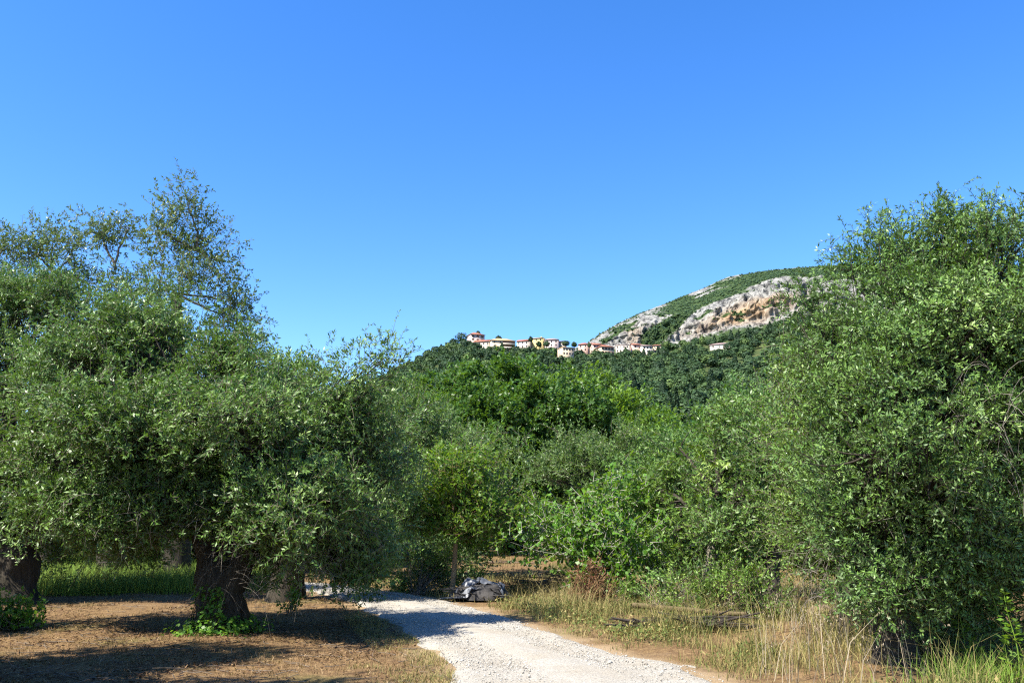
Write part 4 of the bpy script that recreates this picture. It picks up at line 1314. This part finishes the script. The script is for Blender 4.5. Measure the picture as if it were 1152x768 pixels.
# straw litter on the left
xy = scatter([(-160, 790), (520, 790), (500, 745), (440, 700), (385, 676), (330, 664), (-60, 664)], 34000, rng)
xy = xy[road_d(xy[:, 0], xy[:, 1]) > -0.1]
dn = fbm(np.stack([xy[:, 0], xy[:, 1], 0 * xy[:, 0]], 1) * 1.3, 3, 91)
xy = xy[dn > rng.uniform(.36, .64, len(xy))]
n = len(xy)
g = Geo()
v, q = blades(xy, rng.uniform(.03, .13, n), rng.uniform(.004, .012, n), rng.uniform(.85, 1.19, n), rng)
g.add(v, q, var=np.repeat(rng.random(n), 2))
nl_ = 26000
xy = scatter([(-160, 790), (520, 790), (500, 745), (440, 700), (385, 676), (330, 664), (-60, 664)], nl_, rng)
xy = xy[road_d(xy[:, 0], xy[:, 1]) > 0.0]
dn = fbm(np.stack([xy[:, 0], xy[:, 1], 0 * xy[:, 0]], 1) * .9 + 40, 3, 92)
xy = xy[dn > rng.uniform(.36, .62, len(xy))]
bb = np.stack([xy[:, 0], xy[:, 1], wterr(xy[:, 0], xy[:, 1]) + rng.uniform(.005, .03, len(xy))], 1)
ld = norm(rng.normal(0, 1, (len(bb), 3)) * np.array([1, 1, .25]))
add_leaves(g, leaves(bb, ld, np.broadcast_to(np.array([0, 0, 1.0]), bb.shape), rng.uniform(.035, .09, len(bb)), rng.uniform(.012, .03, len(bb)), rng), rng.random(len(bb)) ** 1.6, mat=1)
# fallen twigs
nt_ = 500
xy = scatter([(-160, 790), (520, 790), (500, 745), (440, 700), (385, 676), (330, 664), (-60, 664)], nt_, rng)
p0 = np.stack([xy[:, 0], xy[:, 1], wterr(xy[:, 0], xy[:, 1]) + .015], 1)
a_ = rng.uniform(0, 6.28, len(p0)); l_ = rng.uniform(.1, .5, len(p0))
p2 = p0 + np.stack([np.cos(a_) * l_, np.sin(a_) * l_, rng.uniform(0, .03, len(p0))], 1)
v, q = tube_batch(bez(p0, (p0 + p2) / 2 + rng.normal(0, .03, p0.shape) * np.array([1, 1, .3]), p2, 4), np.linspace(1, .5, 4)[None] * .005, 4)
g.add(v, q, mat=2)
tag(g.build("straw_litter", [M_STRAW, M_LITTER, M_TWIG]), "dry straw and fallen leaves strewn over the left ground", "straw litter", kind="stuff")

# short dry and green grass at the left road edge
xy = scatter([(330, 790), (530, 790), (505, 745), (450, 704), (400, 684), (380, 690), (420, 730)], 14000, rng)
xy = xy[road_d(xy[:, 0], xy[:, 1]) > 0.0]
dn = fbm(np.stack([xy[:, 0], xy[:, 1], 0 * xy[:, 0]], 1) * 1.1, 3, 95)
xy = xy[dn > rng.uniform(.35, .58, len(xy))]
n = len(xy)
g = Geo()
v, q = blades(xy, rng.uniform(.03, .11, n), rng.uniform(.005, .009, n), rng.uniform(.2, .9, n), rng)
g.add(v, q, var=np.repeat(np.clip(rng.normal(.35, .25, n), 0, 1), 2))
tag(g.build("verge_grass", M_DRYGRASS), "short half dry grass along the left edge of the gravel road", "grass", kind="stuff")

# green meadow at left
xy = scatter([(20, 668), (225, 668), (320, 662), (330, 640), (40, 637)], 34000, rng, 0)
n = len(xy)
g = Geo()
v, q = blades(xy, rng.uniform(.25, .7, n), rng.uniform(.012, .022, n), rng.uniform(.1, .7, n), rng)
g.add(v, q, var=np.repeat(np.clip(rng.beta(2, 2.4, n) + .35 * (xy[:, 0] > -8.4) * rng.random(n), 0, 1), 2))
tag(g.build("meadow_grass", M_GREENGRASS), "fresh green meadow grass in front of the pale split trunk olive", "grass", kind="stuff")

# dry grass on the right verge
POLY_R = [(560, 692), (640, 716), (745, 748), (830, 772), (860, 800), (1230, 800), (1230, 725), (1010, 690), (900, 672), (790, 670), (690, 664), (600, 662), (540, 672)]
xy = scatter(POLY_R, 95000, rng)
d = road_d(xy[:, 0], xy[:, 1])
dn = fbm(np.stack([xy[:, 0], xy[:, 1], 0 * xy[:, 0]], 1) * .9, 3, 97)
m = (d > rng.uniform(0.05, .55, len(xy))) & (dn > rng.uniform(.30, .62, len(xy)))
xy, d, dn = xy[m], d[m], dn[m]
n = len(xy)
pt_ = fbm(np.stack([xy[:, 0], xy[:, 1], 0 * xy[:, 0]], 1) * 1.6, 3, 99)
h = rng.gamma(3.0, .062, n) * np.clip(.35 + d * .5, .3, 1.2) * np.clip((pt_ - .28) * 4.2, .3, 1.7)
g = Geo()
v, q = blades(xy, h, rng.uniform(.005, .010, n), rng.uniform(.15, .95, n), rng)
tone = np.clip(.46 - (fbm(np.stack([xy[:, 0], xy[:, 1], 0 * xy[:, 0]], 1) * .7, 2, 98) - .5) * 1.6 + rng.normal(0, .22, n), 0, 1)
g.add(v, q, var=np.repeat(tone, 2))
# seed stalks standing above the grass, and low green weeds between
m = rng.random(n) < .012
v, q = blades(xy[m], rng.uniform(.2, .5, m.sum()) * np.clip(.5 + d[m] * .5, .4, 1.2), rng.uniform(.003, .006, m.sum()), rng.uniform(.05, .45, m.sum()), rng)
g.add(v, q, var=np.repeat(rng.uniform(.6, 1, m.sum()), 2))
m = (rng.random(n) < .10) & (dn > .5) & (d > .5)
k_ = 5
bb = np.repeat(np.stack([xy[m][:, 0], xy[m][:, 1], wterr(xy[m][:, 0], xy[m][:, 1])], 1), k_, 0) + rng.normal(0, .05, (m.sum() * k_, 3)) + np.array([0, 0, .10])
ld = norm(rng.normal(0, 1, (len(bb), 3)) + np.array([0, 0, .5]))
add_leaves(g, leaves(bb, ld, np.broadcast_to(np.array([0, 0, 1.0]), bb.shape), rng.uniform(.04, .09, len(bb)), rng.uniform(.015, .035, len(bb)), rng), rng.uniform(0, .25, len(bb)))
tag(g.build("dry_grass", M_DRYGRASS), "sunburnt grass growing over the verge right of the road", "grass", kind="stuff")

# far verge and clearing grass
xy = scatter([(395, 660), (470, 668), (545, 684), (640, 690), (760, 690), (900, 705), (960, 700), (940, 640), (800, 640), (660, 628), (560, 622), (520, 640), (470, 655), (410, 640)], 42000, rng, 0)
d = road_d(xy[:, 0], xy[:, 1])
dn = fbm(np.stack([xy[:, 0], xy[:, 1], 0 * xy[:, 0]], 1) * .5, 3, 197)
clr = in_poly(xy[:, 0], xy[:, 1], np.array([G(*p_)[:2] for p_ in [(535, 652), (610, 652), (625, 621), (545, 619)]]))
m = (d > .15) & (dn > rng.uniform(.36, .60, len(xy))) & (~clr | (rng.random(len(xy)) < .12))
xy, d = xy[m], d[m]
n = len(xy)
g = Geo()
v, q = blades(xy, rng.uniform(.08, .38, n), rng.uniform(.010, .018, n), rng.uniform(.15, .9, n), rng)
g.add(v, q, var=np.repeat(np.clip(rng.normal(.5, .25, n), 0, 1), 2))
tag(g.build("clearing_grass", M_DRYGRASS), "thin yellow grass around the clearing and under the trees beyond the road", "grass", kind="stuff")

# tall bleached stalks in front of the right olive
xy = scatter([(850, 778), (1010, 790), (1060, 760), (1000, 725), (900, 700), (850, 715)], 170, rng)
n = len(xy)
g = Geo()
h = rng.uniform(.35, .95, n)
v, q = blades(xy, h, rng.uniform(.006, .012, n), rng.uniform(.1, .6, n), rng)
g.add(v, q, var=np.repeat(rng.random(n), 2))
tips = v.reshape(n, 6, 3)[:, 4]
hd = np.repeat(tips, 6, 0) + rng.normal(0, .02, (n * 6, 3))
ld = norm(rng.normal(0, .4, (n * 6, 3)) + np.array([0, 0, 1]))
add_leaves(g, leaves(hd, ld, ld, .035, .010, rng), rng.random(n * 6))
tag(g.build("tall_stalks", M_STALK), "tall bleached grass stalks with seed heads before the largest right olive", "dry stalks", kind="stuff")

# loose stones on the road
n = 22000
k = rng.integers(24, 24 * 7, n)
u = rng.uniform(0.0, 1.0, n)
pt = RL[k] * (1 - u)[:, None] + RR[k] * u[:, None] + rng.normal(0, .05, (n, 2))
sz = rng.gamma(1.3, .0030, n) + .003
octa = np.array([[1, 0, 0], [0, 1, 0], [-1, 0, 0], [0, -1, 0], [0, 0, .7], [0, 0, -.6]], float)
tri = np.array([[0, 1, 4], [1, 2, 4], [2, 3, 4], [3, 0, 4], [1, 0, 5], [2, 1, 5], [3, 2, 5], [0, 3, 5]])
a = rng.uniform(0, 6.28, n)
vx = octa[None, :, 0] * np.cos(a)[:, None] - octa[None, :, 1] * np.sin(a)[:, None]
vy = octa[None, :, 0] * np.sin(a)[:, None] + octa[None, :, 1] * np.cos(a)[:, None]
vs = np.stack([vx, vy, np.broadcast_to(octa[None, :, 2], vx.shape)], -1) * (sz[:, None, None] * rng.uniform(.7, 1.3, (n, 6, 1)))
vs += np.concatenate([pt, np.full((n, 1), .022)], 1)[:, None]
g = Geo()
g.add(vs.reshape(-1, 3), None, (tri[None] + (np.arange(n) * 6)[:, None, None]).reshape(-1, 3), var=np.repeat(rng.random(n), 8))
m_, nt, nn, ll, oo = new_mat("loose limestone chips")
c_ = ramp(nn, ll, attr(nn, "var"), [(0.0, (.20, .18, .15)), (.4, (.32, .30, .255)), (1.0, (.44, .42, .375))])
ll.new(principled(nn, c_, ll, .9, .15).outputs[0], oo.inputs[0])
tag(g.build("gravel_stones", m_), "loose pale limestone chips scattered on the road", "gravel", kind="stuff")

# ------------------------------------------------------------------ single plants and objects
def bush(name, label, base, lobes, leafm, seed, twigm=None, stems=7, cat="shrub", stem_r=.012, **kw):
    r_ = np.random.default_rng(seed)
    base = np.asarray(base, float)
    root = thing(name, label, cat, base)
    lv, var, spth, ln, cc, cl = crown(lobes, rng=r_, **kw)
    g = Geo()
    sel = r_.choice(len(cc), min(len(cc), 60), replace=False)
    st = base + r_.normal(0, .08, (len(sel), 3)) * np.array([1, 1, 0])
    pt = bez(st, (st + cc[sel]) / 2 + r_.normal(0, .08, (len(sel), 3)), cc[sel], 6)
    v, q = tube_batch(pt, np.linspace(1, .35, 6)[None] * stem_r, 5)
    g.add(v, q)
    v, q = tube_batch(spth, np.array([[1, .8, .4]]) * stem_r * .35, 3)
    g.add(v, q)
    g.build("stems", twigm or M_TWIG, root, True, base)
    c = Geo()
    add_leaves(c, lv, var)
    c.build("leaves", leafm, root, False, base)
    return root

# ivy round the near trunk
r_ = np.random.default_rng(61)
bi = G(248, 712)
n = 1900
a = r_.uniform(np.pi, 2.15 * np.pi, n)
t = r_.random(n) ** 1.8
zz = t * 0.95
rad = .50 - .12 * np.clip(zz / .5, 0, 1) + r_.normal(0, .05, n) + (r_.random(n) < .45) * r_.uniform(0, .35, n) * (zz < .22)
ctr = np.stack([bi[0] + rad * np.cos(a), bi[1] + rad * np.sin(a), zz + .02], 1)
keepm = (fbm(ctr * 3.2, 2, 8) > .40 + .14 * t) & ~((t > .3) & (np.cos(a) > .35))
ctr, a = ctr[keepm], a[keepm]
n = len(ctr)
outv = np.stack([np.cos(a), np.sin(a), np.full(n, .25)], 1)
ivy = thing("ivy_plant", "green ivy climbing the foot of the nearest olive's black trunk", "ivy", bi)
g = Geo()
ld = norm(np.stack([-np.sin(a), np.cos(a), np.zeros(n)], 1) * r_.choice([-1, 1], n)[:, None] + r_.normal(0, .5, (n, 3)) + np.array([0, 0, -.4]))
add_leaves(g, leaves(ctr, ld, outv, r_.uniform(.05, .09, n), r_.uniform(.045, .075, n), r_), r_.random(n))
g.build("leaves", M_FIG, ivy, False, bi)
g = Geo()
aa = r_.uniform(np.pi * 1.05, np.pi * 1.8, 14)
zz = np.linspace(0, 1, 8)
pts = np.stack([np.stack([bi[0] + (.49 - .1 * zz) * np.cos(x + .25 * np.sin(zz * 5 + x)), bi[1] + (.49 - .1 * zz) * np.sin(x + .25 * np.sin(zz * 5 + x)), zz * .85 * r_.uniform(.5, 1)], 1) for x in aa])
v, q = tube_batch(pts, np.linspace(.010, .004, 8)[None], 5)
g.add(v, q)
g.build("stems", M_BARK, ivy, True, bi)

b = G(14, 704)
bush("shrub", "low dark leafy shrub on bare ground at the left picture edge", b, [(b[0], b[1], .16, .36, .3, .2), (b[0] - .4, b[1] + .1, .15, .3, .3, .2), (b[0] + .25, b[1] + .05, .1, .25, .2, .12)], M_FIG, 62,
     gap2=0, sub=1, dens=26, nsh=5, nleaf=7, L=.08, W=.05, csize=.14, shoot=(.08, .18), zmin=.03, gap=.3)
b = G(326, 690)
bush("sapling", "small bright green sapling on the shaded ground left of the road", b, [(b[0], b[1], .2, .14, .14, .18)], M_BROAD_LT, 63, gap2=0, sub=1, dens=40, nsh=4, nleaf=6, L=.08, W=.04, csize=.08, shoot=(.08, .18), zmin=.03, gap=.2, cat="sapling")
b = G(666, 683)
bush("dead_bush", "rusty brown dead bush in the grass below the fig tree", b, [(b[0] - .05, b[1], .45, .28, .25, .42), (b[0] + .1, b[1], .25, .34, .25, .22)], M_BROWN, 64,
     twigm=plain_mat("rusty twigs", (.16, .07, .035), (.30, .15, .08), 9, bs=0), gap2=0, sub=1, dens=22, nsh=6, nleaf=6, L=.08, W=.03, csize=.16, shoot=(.12, .3), zmin=.03, gap=.3, cat="bush")
b = G(575, 668)
bush("dry_bramble", "tangled reddish dry bramble beside the tarpaulin covered heap", b, [(b[0] + .05, b[1], .22, .34, .3, .22), (b[0] + .3, b[1] - .2, .2, .3, .25, .2)], M_BROWN, 65,
     gap2=0, sub=1, dens=12, nsh=7, nleaf=3, L=.05, W=.02, csize=.2, shoot=(.15, .4), zmin=.03, gap=.3, cat="bramble")
b = G(800, 690)
bush("verge_shrub", "olive green rank shrub under the slim pale trunk olive", b, [(b[0] - .5, b[1], .3, .5, .35, .32), (b[0] + .4, b[1] - .1, .4, .55, .4, .42), (b[0] + .9, b[1] - .5, .4, .4, .35, .42)], M_OLIVE_YEL, 66,
     gap2=0, sub=1, dens=15, nsh=8, nleaf=8, L=.075, W=.03, csize=.2, shoot=(.12, .3), zmin=.03, gap=.3)
b = G(740, 688)
bush("shaded_shrub", "dark shrub in the shade right of the fig tree", b, [(b[0] + .3, b[1] + 1.4, .3, .5, .4, .3), (b[0] + .9, b[1] + 1.2, .4, .5, .4, .36)], M_OLIVE, 67,
     gap2=0, sub=1, dens=10, nsh=8, nleaf=8, L=.09, W=.04, csize=.22, shoot=(.12, .3), zmin=.03, gap=.3)
b = G(700, 678)
bush("light_shrub", "small yellow green shrub at the front foot of the fig tree", b, [(b[0], b[1], .2, .32, .25, .22)], M_BROAD_LT, 68,
     gap2=0, sub=1, dens=24, nsh=6, nleaf=7, L=.07, W=.03, csize=.14, shoot=(.1, .22), zmin=.03, gap=.3)
b = G(470, 668)
bush("hedge_bush", "dark leafy bush along the road bend left of the thin straight trunk", b, [(b[0] - .3, b[1] + 1.2, .7, .9, .7, .7), (b[0] + .9, b[1] + 1.4, .6, .8, .7, .6)], M_OLIVE, 69,
     gap2=0, sub=1, dens=9, nsh=9, nleaf=9, L=.1, W=.035, csize=.3, shoot=(.15, .4), zmin=.03, gap=.36)

def weed(label, px, py, h, seed, lean=0.05, lw=(.085, .04), n=70, spread=.13, mat=M_BROAD_LT):
    r_ = np.random.default_rng(seed)
    b = G(px, py)
    root = thing("leafy_weed", label, "weed", b, "tall leafy weeds at the right edge")
    s = np.linspace(0, 1, 9)
    path = b + np.stack([lean * s * h + .04 * np.sin(s * 5), 0 * s, s * h], 1)
    g = Geo()
    v, q = tube_batch(path[None], np.linspace(.009, .003, 9)[None], 5)
    g.add(v, q)
    g.build("stem", M_GREENGRASS, root, True, b)
    t = np.sort(r_.random(n)) ** .9
    base = np.stack([np.interp(t, s, path[:, i]) for i in range(3)], 1)
    a = np.arange(n) * 2.4 + r_.normal(0, .3, n)
    rd = np.stack([np.cos(a), np.sin(a), r_.uniform(-.1, .6, n)], 1)
    base = base + rd * (r_.random(n) * spread * (1.05 - t))[:, None]
    size = (1.15 - .55 * t)
    c = Geo()
    add_leaves(c, leaves(base, norm(rd), norm(rd), lw[0] * size, lw[1] * size, r_), r_.random(n))
    c.build("leaves", mat, root, False, b)
weed("tall upright leafy weed, tallest and brightest at the right, standing alone before dark shade", 1086, 748, 1.25, 71, -.06, n=150)
weed("broad leafy weed cut by the right picture edge", 1146, 772, 1.0, 72, .0, (.1, .055), 130, .2)
weed("leafy weed with yellowish leaves left of the one cut by the right edge", 1132, 757, 1.25, 73, -.05, (.08, .04), 130, .2, M_OLIVE_YEL)
weed("short pale weed at the foot of the tall upright weed", 1098, 757, .4, 74, .1, (.09, .045), 60, .2)

# reedy green tuft at the lower right
xy = np.array(G(1105, 772)[:2]) + rng.normal(0, 1, (420, 2)) * np.array([.32, .16])
n = len(xy)
g = Geo()
v, q = blades(xy, rng.uniform(.2, .5, n), rng.uniform(.006, .011, n), rng.uniform(.1, .7, n), rng)
g.add(v, q, var=np.repeat(rng.random(n) * .5, 2))
tag(g.build("grass_tuft", M_GREENGRASS), "deep green reedy grass tuft in the lower right corner", "grass tuft")

# heap under a crumpled grey tarpaulin
def heap():
    b = G(541, 673)
    root = thing("rubbish_heap", "dark rubbish heap under crumpled grey plastic sheet beside the thin trunk", "heap", b)
    r_ = np.random.default_rng(81)
    W_, D_, H_ = .64, .5, .36
    nu, nv = 34, 14
    g = Geo()
    u = np.linspace(0, 2 * np.pi, nu, endpoint=False)
    w = np.linspace(0, 1, nv)
    U, V = np.meshgrid(u, w)
    rr = np.cos(V * np.pi / 2) ** .55
    p = np.stack([np.cos(U) * rr * W_, np.sin(U) * rr * D_, np.sin(V * np.pi / 2) ** .8 * H_ * .92], -1)
    k = .8 + .45 * fbm(p * 4.2, 3, 82)
    p = p * k[..., None] * np.array([1, 1, 1.0])
    i = np.arange(nu * nv).reshape(nv, nu)
    q = np.stack([i[:-1], np.roll(i[:-1], -1, 1), np.roll(i[1:], -1, 1), i[1:]], -1).reshape(-1, 4)
    g.add(p.reshape(-1, 3), q)
    # sticks poking out
    m = 16
    st = np.stack([r_.uniform(-.6, .6, m), r_.uniform(-.5, -.1, m), r_.uniform(.05, .3, m)], 1)
    en = st + np.stack([r_.normal(0, .35, m), r_.uniform(-.35, .05, m), r_.uniform(-.1, .25, m)], 1)
    v, q2 = tube_batch(bez(st, (st + en) / 2, en, 4), np.array([[.016, .014, .012, .009]]), 5)
    g.add(v, q2)
    g.build("heap", plain_mat("dark rubbish", (.012, .012, .014), (.06, .055, .05), 5, .8, .3, .6, .05), root, False)
    # sheet: a folded grid draped over the top, hanging lower on the left and right
    nx, ny = 60, 40
    X, Y = np.meshgrid(np.linspace(-1, 1, nx), np.linspace(-1, 1, ny))
    # ragged outline: the sheet's edge wanders in and out and hangs down in places
    an = np.arctan2(Y, X)
    k = .80 + .55 * (fbm(np.stack([np.cos(an) * 1.5 + 4, np.sin(an) * 1.5, 0 * an], -1), 3, 88) - .5) * np.hypot(X, Y)
    X2 = X * k * .86 - .04
    Y2 = Y * k * .60
    p = np.stack([X2, Y2, 0 * X], -1)
    rad2 = (X2 / (W_ * 1.02)) ** 2 + (Y2 / (D_ * 1.02)) ** 2
    Z = H_ * np.clip(1 - rad2, 0.0, 1) ** .38 * .95 + .07
    fold = np.abs(fbm(p * np.array([3.2, 4.5, 1]) + 3, 3, 84) * 2 - 1)
    Z = Z + (fold - .25) * .30 * np.clip(1.2 - rad2 * .6, .3, 1) + (fbm(p * 9, 2, 85) - .5) * .07
    Z = Z - .16 * np.clip(rad2 - .8, 0, 1)
    Z = np.maximum(Z, .06)
    v = np.stack([X2, Y2, Z], -1).reshape(-1, 3)
    i = np.arange(nx * ny).reshape(ny, nx)
    q = np.stack([i[:-1, :-1], i[:-1, 1:], i[1:, 1:], i[1:, :-1]], -1).reshape(-1, 4)
    # torn open at the front, where the dark heap shows
    qc = v[q].mean(1)
    tear = (qc[:, 1] < -.3) & (qc[:, 0] > -.15 + .2 * np.sin(qc[:, 1] * 9)) & (qc[:, 0] < .38 + .1 * np.sin(qc[:, 1] * 14))
    q = q[~tear]
    g = Geo()
    g.add(v, q)
    s = g.build("plastic_sheet", plain_mat("grey plastic sheet", (.045, .05, .062), (.15, .16, .18), 4, .38, .5, .2, .03), root, False)
    md = s.modifiers.new("thickness", 'SOLIDIFY')
    md.thickness = .006
heap()

# stacked brushwood beyond the heap
def brush_pile(label, b, w, d, h, nst, seed, dark=(.05, .035, .025), light=(.22, .16, .11)):
    r_ = np.random.default_rng(seed)
    root = thing("brushwood_pile", label, "brushwood", b)
    st = np.stack([r_.uniform(-w, w, nst), r_.uniform(-d, d, nst), np.abs(r_.normal(0, h * .45, nst)) + .03], 1)
    a = r_.normal(0, .45, nst) + (r_.random(nst) < .5) * np.pi
    ln = r_.uniform(.4, 1.0, nst)
    en = st + np.stack([np.cos(a) * ln, np.sin(a) * ln, r_.normal(0, .1, nst)], 1)
    en[:, 2] = np.maximum(en[:, 2], .02)
    mid_ = (st + en) / 2 + r_.normal(0, .05, (nst, 3))
    rad = r_.uniform(.008, .035, nst)[:, None] * np.array([[1, .9, .8, .6, .4]])
    v, q = tube_batch(bez(st, mid_, en, 5), rad, 6)
    g = Geo()
    g.add(v, q)
    g.build("sticks", plain_mat("weathered and shade-dark sticks", dark, light, 4, bs=.3), root, True)
brush_pile("stacked dark brushwood left of the rusty dead bush", G(632, 668), .7, .35, .55, 110, 91)
brush_pile("low tangle of pale sticks in a shaded hollow of the right verge", G(775, 706), .55, .24, .12, 80, 92, (.010, .008, .007), (.055, .045, .038))  # hollow's shade put into the near-black stick colour; the ground is not hollowed
brush_pile("fallen branches lying in the sunny clearing behind the tarpaulin heap", G(568, 634), 1.1, .3, .12, 26, 93)

# log over the shade-dark sticks, a fallen log and a field stone
def log(label, p0, p1, r0, r1, seed, mat):
    r_ = np.random.default_rng(seed)
    root_g = Geo()
    p0 = np.asarray(p0); p1 = np.asarray(p1)
    pth = np.linspace(p0, p1, 7) + r_.normal(0, .02, (7, 3))
    rough_trunk(root_g, pth, np.linspace(r0, r1, 7), 12, 20, .14, seed)
    return tag(root_g.build("fallen_log", mat, None, True), label, "log")
M_LOG = bark_mat("dry log", (.08, .055, .03), (.22, .17, .10), 6)
pa, pb = G(712, 689), G(842, 700)
log("long thin straw coloured log lying above the shade-dark sticks in the right verge", pa + np.array([0, 0, .16]), pb + np.array([0, 0, .12]), .055, .04, 94, M_LOG)
pa, pb = G(1040, 742), G(1150, 752)
log("pale fallen log lying in shade beneath the tall upright weed", pa + np.array([0, 0, .07]), pb + np.array([0, 0, .09]), .05, .045, 95, M_LOG)
def stone(label, b, r, seed, mat):
    g = Geo()
    nu, nv = 20, 12
    U, V = np.meshgrid(np.linspace(0, 2 * np.pi, nu, endpoint=False), np.linspace(-.5 * np.pi, .5 * np.pi, nv))
    p = np.stack([np.cos(U) * np.cos(V), np.sin(U) * np.cos(V), np.sin(V)], -1)
    p = p * (.75 + .5 * fbm(p * 1.6 + seed, 4, seed))[..., None] * np.array(r)
    i = np.arange(nu * nv).reshape(nv, nu)
    q = np.stack([i[:-1], np.roll(i[:-1], -1, 1), np.roll(i[1:], -1, 1), i[1:]], -1).reshape(-1, 4)
    g.add(p.reshape(-1, 3) + np.asarray(b), q)
    return tag(g.build("field_stone", mat, None, True), label, "stone")
stone("tan rounded stone in dry grass left of the deeply shaded trunk", G(924, 694) + np.array([0, 0, .08]), (.26, .22, .15), 96, plain_mat("tan stone", (.13, .095, .055), (.22, .17, .10), 7, bs=.6))
